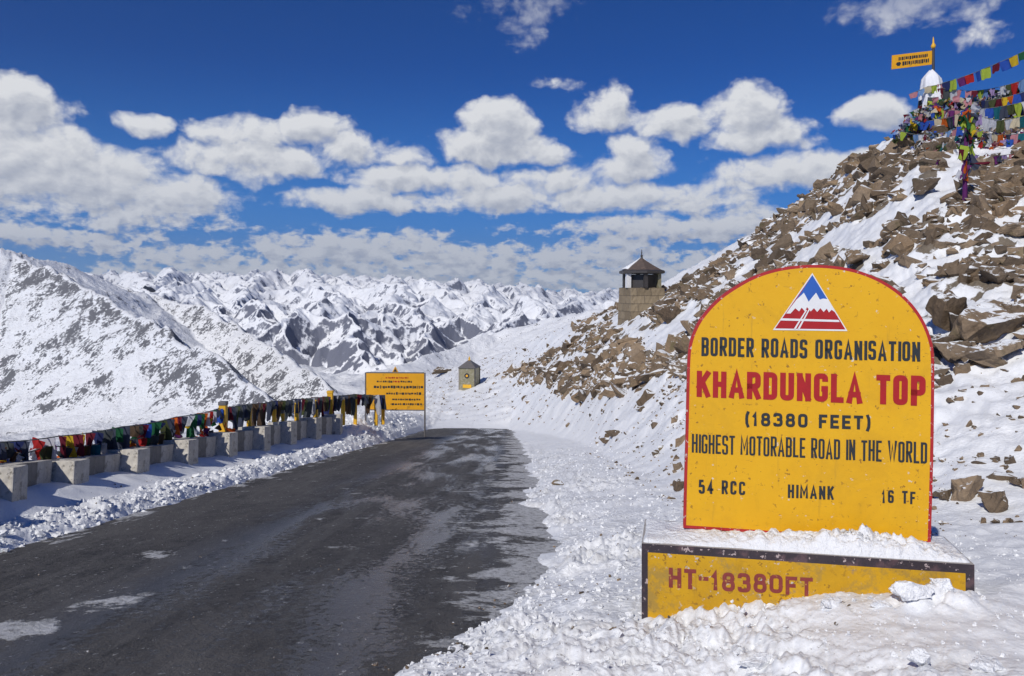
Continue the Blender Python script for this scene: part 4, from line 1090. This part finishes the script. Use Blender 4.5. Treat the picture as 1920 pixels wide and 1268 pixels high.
def rope_pts(a, b_, sag, n=14):
    a = Vector(a); b_ = Vector(b_)
    return [a.lerp(b_, k / n) - Vector((0, 0, sag * 4 * (k / n) * (1 - k / n))) for k in range(n + 1)]
def string_of_flags(label, group, segs, sag, step, w, h, cols, bank=FM, hv=.25, skip=0.0, rr=.012, cat='prayer flags', facing=None):
    """segs: list of world points; flags hang along the whole rope"""
    root = empty('prayer_flag_string', segs[0]); tag(root, label, cat, group)
    pts = []
    for a, b_ in zip(segs[:-1], segs[1:]): pts += rope_pts(a, b_, sag * (Vector(a) - Vector(b_)).length)[(1 if pts else 0):]
    o0 = Vector(segs[0]); mb = MB(); mb.tube([p - o0 for p in pts], rr, 4); mb.build('rope', [M_rope], root)
    acc = 0; nxt = step * .5; k = 0
    for a, b_ in zip(pts[:-1], pts[1:]):
        l = (b_ - a).length
        while acc + l > nxt:
            p = a.lerp(b_, (nxt - acc) / l) - o0; nxt += step * fr.uniform(.8, 1.2); k += 1
            if fr.random() < skip or k > 99: continue
            ck = cols[k % len(cols)] if bank is FS else fr.choice(cols)
            f = bpy.data.objects.new('flag', fr.choice(bank[ck])); col.objects.link(f); f.parent = root
            f.location = p - Vector((0, 0, .005)); d = b_ - a
            f.rotation_euler = (fr.gauss(0, .15), fr.gauss(0, .10) - math.atan2(d.z, math.hypot(d.x, d.y)) * (1 if bank is FS else .2), math.atan2(d.y, d.x) + fr.gauss(0, .25) if facing is None else facing + fr.gauss(0, .3))
            f.scale = (w * fr.uniform(.8, 1.15), w * fr.uniform(.7, 1.3), h * fr.uniform(1 - hv, 1 + hv))
        acc += l
    return root
muted = ['maroon', 'grey', 'olive', 'navy', 'slate', 'brown', 'red', 'white', 'slate', 'grey', 'navy', 'green', 'green', 'brown', 'maroon', 'teal', 'orange', 'white', 'white', 'slate', 'red', 'blue', 'yellow']
dark = ['grey', 'slate', 'navy', 'maroon', 'brown', 'olive', 'slate', 'grey', 'white', 'slate', 'brown']  # muted cloth in both palettes; the darkness also paints in unlit sides
rope_uv = [(-190, 860, 10.2), (0, 829, 12.4), (110, 818, 13.9), (230, 800, 16.0), (330, 782, 18.7), (418, 764, 21.8), (467, 757, 23.9), (515, 752, 26.4), (556, 748, 29), (590, 745, 31.5), (621, 742, 34), (665, 739, 36.2), (722, 741, 37.2)]
rw = [Vector(P3(*p)) for p in rope_uv]
segname = [('nearest stretch of tattered prayer flags above the first parapet blocks', 0, 2), ('prayer flags behind the third and fourth parapet blocks', 2, 4), ('prayer flags between the mid wall and the tall yellow post', 4, 5),
           ('dark prayer flags right of the tall yellow post', 5, 7), ('dark prayer flags above the seventh and eighth parapet blocks', 7, 9), ('dark prayer flags reaching the capped yellow post near the wall end', 9, 10),
           ('dark bunched prayer flags ending across the yellow notice board', 10, 12)]
for i, (lb, a, b_) in enumerate(segname):
    string_of_flags(lb, 'prayer flags along the wall', rw[a:b_ + 1], .012, [.21, .21, .22, .22, .22, .22, .17][i], .30, [.38, .40, .44, .60, .66, .70, .70][i], muted if i < 3 else dark, skip=[.20, .16, .14, .08, .06, .05, .03][i], hv=.45, rr=.012, facing=-.25)
# a lower, loosely hung run on the near stretch
string_of_flags('lower drooping run of faded prayer flags by the nearest parapet blocks', 'prayer flags along the wall', [Vector(P3(-150, 880, 10.8)), Vector(P3(90, 836, 13.6)), Vector(P3(210, 826, 15.6)), Vector(P3(330, 800, 18.6))], .03, .30, .26, .36, muted, skip=.2, facing=-.3)
# fence posts carrying the rope
post_px = [(-120, 852, 905, 10.8, 9), (418, 753, 812, 21.6, 13), (467, 760, 802, 23.8, 8), (514, 762, 796, 26.3, 7), (530, 770, 794, 27.1, 5), (556, 750, 790, 28.8, 7), (592, 745, 783, 31.3, 7), (619, 733, 779, 33.6, 10), (643, 745, 776, 35.0, 7), (666, 744, 776, 36.2, 6), (705, 752, 778, 37.0, 6), (718, 752, 776, 37.3, 6)]
pl_lab = ['yellow post at the near end of the wall', 'thick yellow post with a dark band, tallest behind the wall', 'yellow post next right of the thick tall post', 'slim yellow post behind the sixth parapet block', 'red and yellow stump post close beside the slim post',
          'yellow post behind the seventh parapet block', 'yellow post behind the eighth parapet block', 'yellow post with a pale cap near the end of the wall', 'yellow post right of the capped post', 'slim yellow post standing in snow past the wall end',
          'left slim post under the flags by the notice board', 'right slim post under the flags by the notice board']
for (u, v0, v1, d, wpx), lb in zip(post_px, pl_lab):
    s = d / F; zt = (HOR - v0) * s; zb = (HOR - v1) * s - .5; w = wpx * s * .5
    t = empty('fence_post', ((u - 960) * s, d + .02, zb)); tag(t, lb, 'post', 'yellow posts behind the wall')
    hgt = zt - zb; mb = MB(); mb.box(-w, w, -w, w, 0, hgt - .10); mb.build('shaft', [M_posty], t, bevel=.01)
    mb = MB(); mb.box(-w * 1.12, w * 1.12, -w * 1.12, w * 1.12, hgt - .098, hgt); mb.build('cap', [M_posty if u in (619,) else M_steel], t, bevel=.01)
# cloth scraps caught on the wall
vs_ = []; fs_ = []; mi_ = []; fk = list(M_flag.keys())
def scrap(p, s, k, rx, ry_, rz):
    me = FM[k][0]; R = Matrix.Rotation(rz, 3, 'Z') @ Matrix.Rotation(rx, 3, 'X') @ Matrix.Rotation(ry_, 3, 'Y'); b = len(vs_)
    for v in me.vertices: vs_.append(tuple(p + R @ (v.co * s)))
    for f in me.polygons: fs_.append(tuple(i + b for i in f.vertices)); mi_.append(fk.index(k))
for i in range(130):
    u = fr.uniform(-20, 420); d = float(np.interp(u, [-20, 213, 420], [11.8, 15.9, 21])); x = (u - 960) / F * d - .1
    z = (HOR - float(np.interp(u, [-20, 213, 420], [878, 838, 805]))) / F * d + fr.uniform(-.12, .18)
    scrap(Vector((x + fr.uniform(-.25, .15), d + fr.uniform(-.1, .5), z)), fr.uniform(.12, .26), fr.choice(['white', 'orange', 'maroon', 'green', 'purple', 'grey', 'white', 'yellow', 'red', 'brown', 'white', 'white']), fr.gauss(0, .9), fr.gauss(0, .8), fr.uniform(0, 6))
hp = pydata('fallen_flags', vs_, fs_, [M_flag[k] for k in fk], None, mi_, True); tag(hp, 'tangle of fallen flag cloth lying on the near parapet blocks', 'cloth', kind='stuff')

# flags round the hilltop cairn
bright = ['yellow', 'navy', 'lime', 'purple', 'red', 'blue', 'lime', 'maroon', 'blue', 'yellow', 'green', 'navy']
mixb = ['navy', 'white', 'red', 'green', 'yellow', 'teal', 'orange', 'purple', 'blue', 'lime', 'maroon', 'white', 'cream', 'sky', 'lilac', 'pink', 'cream', 'sky', 'white', 'grey', 'olive', 'maroon', 'slate', 'white']
def W3(*a): return Vector(P3(*a))
GT = 'prayer flag strings around the hilltop cairn'
string_of_flags('topmost string of bright prayer flags rising against the blue sky', GT, [W3(1766, 156, 36), W3(1850, 127, 34), W3(2010, 50, 31)], .02, .40, .42, .40, bright, bank=FS)
tops = [('short string of prayer flags left of the cloth wrapped cairn', [(1706, 176, 36.5), (1740, 162, 36), (1770, 156, 36)], .03, .30, .32),
        ('second string of prayer flags below the topmost one', [(1762, 164, 36), (1850, 168, 34.5), (1990, 118, 32)], .05, .24, .50),
        ('third string of prayer flags from the cairn to the right edge', [(1750, 182, 35.6), (1840, 190, 34), (1990, 142, 31.5)], .06, .24, .52),
        ('fourth string of prayer flags draped from the cairn foot', [(1735, 200, 35.2), (1825, 205, 33.6), (1990, 168, 31)], .05, .26, .48),
        ('string of prayer flags sagging from the cairn to the tall flag pole', [(1700, 226, 35.2), (1765, 222, 34), (1812, 203, 32)], .06, .26, .48),
        ('low string of prayer flags left of the flag pole', [(1690, 246, 35), (1750, 250, 33.5), (1812, 232, 32)], .06, .30, .42),
        ('string of prayer flags from the flag pole top to the right edge', [(1812, 206, 32), (1880, 226, 30.5), (1990, 190, 29)], .05, .28, .44),
        ('second string right of the flag pole above the snow patch', [(1812, 232, 32), (1880, 252, 30), (1990, 226, 28)], .07, .30, .44),
        ('lowest string right of the flag pole above the snow patch', [(1812, 258, 31.8), (1860, 275, 30), (1990, 262, 27.5)], .07, .42, .36)]
for lb, pts, sag, st, h in tops:
    string_of_flags(lb, GT, [W3(*p) for p in pts], sag, st, .34, h, mixb, skip=.05, rr=.012)
rs = random.Random(77)
dr = ['draped over the rocks just under the cairn', 'lying over the ridge rocks left of the flag pole', 'crossing the rocks halfway between cairn and flag pole', 'falling steeply from the cairn foot to the snow gully', 'tied from the pole middle to the right edge rocks', 'strung low over the snow patch right of the pole', 'sweeping down from the heap to the pole middle', 'hanging at the left end of the flag heap', 'stretched over the dark rocks below the right strings', 'running along the ridge line behind the pole']
for k, (lb, pts) in enumerate(zip(dr, [[(1705, 236), (1750, 262), (1800, 268)], [(1690, 255), (1720, 272), (1770, 262)], [(1735, 228), (1780, 250), (1812, 262)], [(1745, 220), (1755, 262), (1760, 300)], [(1812, 280), (1870, 292), (1945, 268)], [(1812, 300), (1850, 288), (1900, 300)], [(1780, 215), (1800, 262), (1811, 300)], [(1686, 250), (1698, 215), (1730, 195)], [(1840, 240), (1890, 262), (1960, 240)], [(1800, 195), (1860, 214), (1960, 178)]])):
    P_ = []
    for (u_, v_) in pts:
        h_ = hit(u_, v_ + 8, 60); P_.append(W3(u_, v_, (h_.y - .4) if h_ is not None else 36.0))
    string_of_flags('thin string of small prayer flags ' + lb, GT, P_, .05, .26, .26, .30, mixb, skip=.12, rr=.01)
vs_ = []; fs_ = []; mi_ = []
for i in range(1100):
    q = fr.random(); u = 1690 + 230 * q + fr.gauss(0, 8); vt_ = float(np.interp(u, [1680, 1745, 1800, 1930], [240, 188, 185, 160])); vb_ = float(np.interp(u, [1680, 1745, 1830, 1930], [266, 270, 250, 215]))
    v = vt_ + (vb_ - vt_) * fr.random(); d = float(np.interp(u, [1680, 1740, 1930], [37.2, 36.6, 35.5])) - fr.uniform(.2, 2.2)
    scrap(W3(u, v, d), fr.uniform(.12, .32), fr.choice(mixb + ['brown', 'white', 'olive']), fr.gauss(0, .8), fr.gauss(0, .8), fr.uniform(0, 6))
for i in range(420):
    u = fr.uniform(1690, 1925); v = fr.uniform(225, 300) - (u - 1690) * .12; h_ = hit(u, v, 60)
    if h_ is None or (u < 1740 and v < 240): continue
    scrap(h_ + Vector((0, -.15, .12)), fr.uniform(.10, .28), fr.choice(mixb + ['white', 'white', 'olive', 'grey']), fr.gauss(0, .8), fr.gauss(0, .8), fr.uniform(0, 6))
hp = pydata('flag_heap', vs_, fs_, [M_flag[k] for k in fk], None, mi_, True); tag(hp, 'dense heap of tangled prayer flags covering the hilltop cairn rocks', 'prayer flags', kind='stuff')

# tall flag pole wrapped in flags
d = hit(1808, 384, 60).y - .3; s = d / F; p0 = W3(1808, 384, d); p1 = W3(1813, 203, d)
t = empty('flag_pole', p0); tag(t, 'tall leaning pole wound with prayer flags rising from the snow gully', 'flag pole')
mb = MB(); mb.tube([Vector((0, 0, -.5)), (p1 - p0) * .5, p1 - p0], [.07, .06, .045], 8); mb.build('pole', [M_flag['purple']], t)
for i in range(34):
    k = fr.random() ** .8; f = bpy.data.objects.new('flag', fr.choice(FM[fr.choice(['navy', 'yellow', 'purple', 'orange', 'white', 'green', 'maroon', 'slate', 'lime'])])); col.objects.link(f); f.parent = t
    f.location = (p1 - p0) * (.25 + .75 * k) + Vector((fr.gauss(0, .06), -.05, 0)); f.rotation_euler = (fr.gauss(0, .5), fr.gauss(0, .4), fr.uniform(0, 6)); f.scale = (.26, .26, fr.uniform(.25, .5))

# cloth-wrapped cairn
d = 36.5; s = d / F; base = W3(1747, 250, d)
c = empty('wrapped_cairn', base); c.scale = (.82, .82, .96); tag(c, 'cairn wrapped in white cloth on the hilltop ridge under the small signboard', 'cairn')
def cloth_cone(prof, n=40, amp=.05, seed=0):
    V_ = []; m = len(prof)
    for i, (r, z) in enumerate(prof):
        for k in range(n):
            a = 2 * math.pi * k / n; q = r * (1 + amp * math.sin(a * 5 + seed) + amp * .8 * math.sin(a * 11 + i * .7 + seed)); V_.append((q * math.cos(a), q * math.sin(a), z + .03 * math.sin(a * 3 + i)))
    Fc = [(i * n + k, i * n + (k + 1) % n, (i + 1) * n + (k + 1) % n, (i + 1) * n + k) for i in range(m - 1) for k in range(n)]
    Fc.append(tuple(range((m - 1) * n, m * n))); return V_, Fc
V_, Fc = cloth_cone([(1.0, -.5), (.85, .5), (.66, 1.2), (.60, 1.6)], amp=.07); pydata('stone_core', V_, Fc, [M_flag['grey']], c, smooth=True)
V_, Fc = cloth_cone([(.60, 1.2), (.57, 1.5), (.58, 1.75), (.53, 2.1), (.47, 2.4), (.43, 2.62), (.33, 2.74), (.10, 3.0)], amp=.15, seed=2); pydata('cloth', V_, Fc, [M_cloth], c, smooth=True)
# sign post on the cairn
pb = W3(1750, 130, d); t = empty('sign_post', pb); tag(t, 'dark banded post with a small yellow signboard above the hilltop cairn', 'sign post')
mb = MB(); mb.lathe([(.06, -.4), (.06, .95)], 10); mb.build('pole', [M_dark], t)
mb = MB(); mb.lathe([(.07, .955), (.09, 1.0), (.11, 1.07), (.07, 1.15), (.04, 1.2), (.035, 1.32), (.012, 1.48)], 10); mb.build('finial', [M_posty], t, smooth=True)
sb = empty('signboard', (0, 0, 0)); sb.parent = t
lb_ = Vector(P3(1672, 130, d)) - pb; lt = Vector(P3(1673, 104, d)) - pb; rb = Vector(P3(1747, 121, d)) - pb; rt = Vector(P3(1748, 95, d)) - pb
o = pydata('panel', [lb_, rb, rt, lt, *(q + Vector((0, .05, 0)) for q in (lb_, rb, rt, lt))], [(0, 1, 2, 3), (7, 6, 5, 4), (0, 4, 5, 1), (1, 5, 6, 2), (2, 6, 7, 3), (3, 7, 4, 0)], [M_boardy], sb)
mb = MB(); r2 = random.Random(4)
def bl(a, b_):   # bilinear on the board
    q = lb_.lerp(rb, a).lerp(lt.lerp(rt, a), b_); return q
for (y0, y1, x0, x1) in ((.56, .82, .16, .88), (.16, .46, .26, .93)):
    xq = x0
    while xq < x1:
        w = r2.uniform(.02, .05); h0 = r2.uniform(0, .05); pts = [bl(xq, y0 + h0), bl(xq + w, y0 + h0), bl(xq + w, y1 - r2.uniform(0, .05)), bl(xq, y1)]
        mb.add([p + Vector((0, -.006, 0)) for p in pts], [(0, 1, 2, 3)]); xq += w + r2.uniform(.006, .02)
pts = [bl(.10, .32), bl(.14, .18), bl(.20, .18), bl(.23, .36), bl(.19, .46), bl(.12, .44)]; mb.add([p + Vector((0, -.006, 0)) for p in pts], [tuple(range(6))])
mb.build('lettering', [M_blkt], sb)

# ------------------------------------------------------------------ roadside notice board
d = 38.0; s = d / F; bb = W3(741, 768, d); t = empty('notice_board', bb, rz=math.radians(-3)); tag(t, 'wide yellow notice board on steel legs where the wall ends', 'notice board')
hw = 56 * s; hh = 68 * s
mb = MB(); mb.box(-hw, hw, -.02, .02, 0, hh); mb.build('panel', [M_boardy], t)
for xx_ in (-hw, hw):
    mb = MB(); mb.tube([(xx_, .0, -1.3), (xx_, .0, hh + .03)], .04, 8); mb.build('leg', [M_steel], t)
mb = MB(); mb.box(-hw + .04, hw - .04, -.028, .028, hh + .001, hh + .05); mb.build('frame', [M_steel], t); mb = MB(); mb.box(-hw + .04, hw - .04, -.028, .028, -.05, -.001); mb.build('frame', [M_steel], t)
mb = MB()
r2 = random.Random(9)
for row, (yy, x0, x1, mi, th) in enumerate([(.875, -.32, .45, 1, .025), (.77, -.62, .58, 0, .030), (.62, -.72, .88, 0, .042), (.445, -.30, .80, 0, .036), (.28, -.10, .86, 0, .030), (.15, -.15, .86, 0, .030)]):
    xq = x0
    while xq < x1:
        w = r2.uniform(.02, .09)
        mi2 = 1 if (row == 1 and -.1 < xq < .1) or mi else 0
        mb.box(xq * hw, (xq + w) * hw, -.026, -.022, (yy - th * r2.uniform(.6, 1)) * hh, (yy + th * r2.uniform(.5, 1)) * hh, mi2); xq += w + r2.uniform(.012, .035)
mb.build('lettering', [M_blkt, M_redt], t)
mb = MB(); cz = hh + .05
mb.add([(-.15, 0, cz), (.15, 0, cz), (0, 0, cz + .28), (-.15, .03, cz), (.15, .03, cz), (0, .03, cz + .28)], [(0, 1, 2), (5, 4, 3), (0, 3, 4, 1), (1, 4, 5, 2), (2, 5, 3, 0)], 0)
mb.add([(-.09, -.004, cz + .02), (.09, -.004, cz + .02), (0, -.004, cz + .19)], [(0, 1, 2)], 1); mb.build('crest', [M_boardy, M_blkt], t)

# ------------------------------------------------------------------ small roadside kiosk
d = 80.0; s = d / F; kb = W3(880, 731, d); t = empty('roadside_kiosk', kb, rz=math.radians(-14)); tag(t, 'small olive kiosk with a pointed roof on the snow slope beyond the road', 'kiosk')
w = 19 * s * .82; hgt = 42 * s
mb = MB(); mb.box(-w * 1.35, w * 1.1, -w * 1.2, w * 1.2, -1.2, -.02); mb.build('base', [M_cplain], t, bevel=.03)
mb = MB(); mb.box(-w, w, -w, w, 0, hgt); mb.build('body', [M_olive], t, bevel=.02)
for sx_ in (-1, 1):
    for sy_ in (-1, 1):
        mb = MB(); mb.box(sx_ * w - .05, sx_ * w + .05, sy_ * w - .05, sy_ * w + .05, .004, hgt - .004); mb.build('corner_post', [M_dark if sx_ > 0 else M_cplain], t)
mb = MB(); mb.lathe([(.03, -.0), (.27, .0)], 16); V_ = [(x_, -w - .012 - .006, hgt * .66 + y_) for x_, y_ in [(.26 * math.cos(a * .39), .26 * math.sin(a * .39)) for a in range(16)]]
mb = MB(); mb.add(V_, [tuple(range(16))], 0); mb.add([(x_ * .45, -w - .024, (z_ - hgt * .66) * .45 + hgt * .66) for x_, y_, z_ in V_], [tuple(range(16))], 1)
mb.build('emblem', [M_blkt, M_boardy], t)
mb = MB(); mb.box(-w * .5, w * .55, -w - .03, -w - .004, .28, .62); mb.build('plate', [M_posty], t)
mb = MB(); e = w * 1.15; mb.frustum([(-e, -e, hgt), (e, -e, hgt), (e, e, hgt), (-e, e, hgt)], [(-.12, -.12, hgt + .72), (.12, -.12, hgt + .72), (.12, .12, hgt + .72), (-.12, .12, hgt + .72)], 0); mb.build('roof', [M_steel], t)
mb = MB(); mb.lathe([(.10, hgt + .40), (.13, hgt + .72), (.08, hgt + .8), (.10, hgt + .9), (.02, hgt + 1.1)], 8); mb.build('finial', [M_posty], t)

# ------------------------------------------------------------------ stone watchtower on the slope
d = 50.0; s = d / F; tb = W3(1196, 540, d); t = empty('watchtower', tb + Vector((.42, 1.1, 0)), rz=math.radians(13)); tag(t, 'stone watchtower with an open pavilion and pointed dark roof on the rocky slope', 'watchtower')
w = 1.0; t.scale = (1.12, 1.12, 1.04)
mb = MB(); mb.frustum([(-w * 1.24, -w * 1.16, -3.9), (w * 1.1, -w * 1.16, -3.9), (w * 1.1, w, -3.9), (-w * 1.16, w, -3.9)], [(-w, -w, 0), (w, -w, 0), (w, w, 0), (-w, w, 0)], 0); o = mb.build('stone_base', [M_stone], t, bevel=.04); roughen(o, 14, .035, 4)
mb = MB(); pw = 1.02
for k in range(6):
    a = math.pi / 3 * k + math.radians(20); nm = 'post'
    mb = MB(); rr_ = .13 if k == 3 else .10; cx_, cy_ = pw * math.cos(a), pw * math.sin(a); mb.box(cx_ - rr_, cx_ + rr_, cy_ - rr_, cy_ + rr_, .004, .86)
    mb.build('post', [M_white if k in (3,) else (M_olive if k == 5 else M_dark)], t)
mb = MB(); mb.lathe([(.80, .004), (.80, .82)], 6, rot=math.radians(20)); mb.build('inner_booth', [M_dark], t)
mb = MB(); mb.lathe([(1.22, .862), (1.36, .90), (1.36, 1.04), (1.20, 1.10)], 6, rot=math.radians(20)); mb.build('eaves', [M_dark], t)
mb = MB(); mb.lathe([(1.18, 1.102), (.80, 1.32), (.34, 1.62), (.06, 1.84)], 6, rot=math.radians(20)); rf = mb.build('roof', [M_roofd], t)
mb = MB(); mb.lathe([(.07, 1.80), (.05, 1.92), (.09, 1.97), (.03, 2.05), (.035, 2.2), (.008, 2.4)], 8); fi = mb.build('finial', [M_dark], t)
# snow lodged on the left of the roof
for a0, a1 in ((150, 205), (15, 45)):
    V_ = []; Fc = []
    for i, (r, z) in enumerate([(1.14, 1.13), (.80, 1.335), (.36, 1.62), (.12, 1.80)]):
        for k in range(6):
            a = math.radians(a0 + (a1 - a0) * k / 5 * (1 - .1 * i)); V_.append((r * math.cos(a), r * math.sin(a), z + .05 + .015 * math.sin(k * 2.1 + i)))
    Fc = [(i * 6 + k, i * 6 + k + 1, (i + 1) * 6 + k + 1, (i + 1) * 6 + k) for i in range(3) for k in range(5)]
    o = pydata('roof_snow', V_, Fc, [M_pack], t, smooth=True); mo_ = o.modifiers.new('s', 'SOLIDIFY'); mo_.thickness = .06; mo_.offset = -1

# ------------------------------------------------------------------ mountain air
hz = MB(); hz.box(-45000, 45000, -5000, 52000, -2600, 3200)
hm = bpy.data.materials.new('thin_air'); hm.use_nodes = True; ht = NT(hm.node_tree); ht.N.clear()
hv = ht.n('ShaderNodeVolumePrincipled'); hv.inputs['Color'].default_value = (.72, .82, 1.0, 1); hv.inputs['Density'].default_value = 1.1e-5; hv.inputs['Anisotropy'].default_value = .2
ho = ht.n('ShaderNodeOutputMaterial'); ht.link(hv.outputs[0], ho.inputs['Volume'])
hzo = hz.build('haze', [hm]); tag(hzo, kind='stuff')
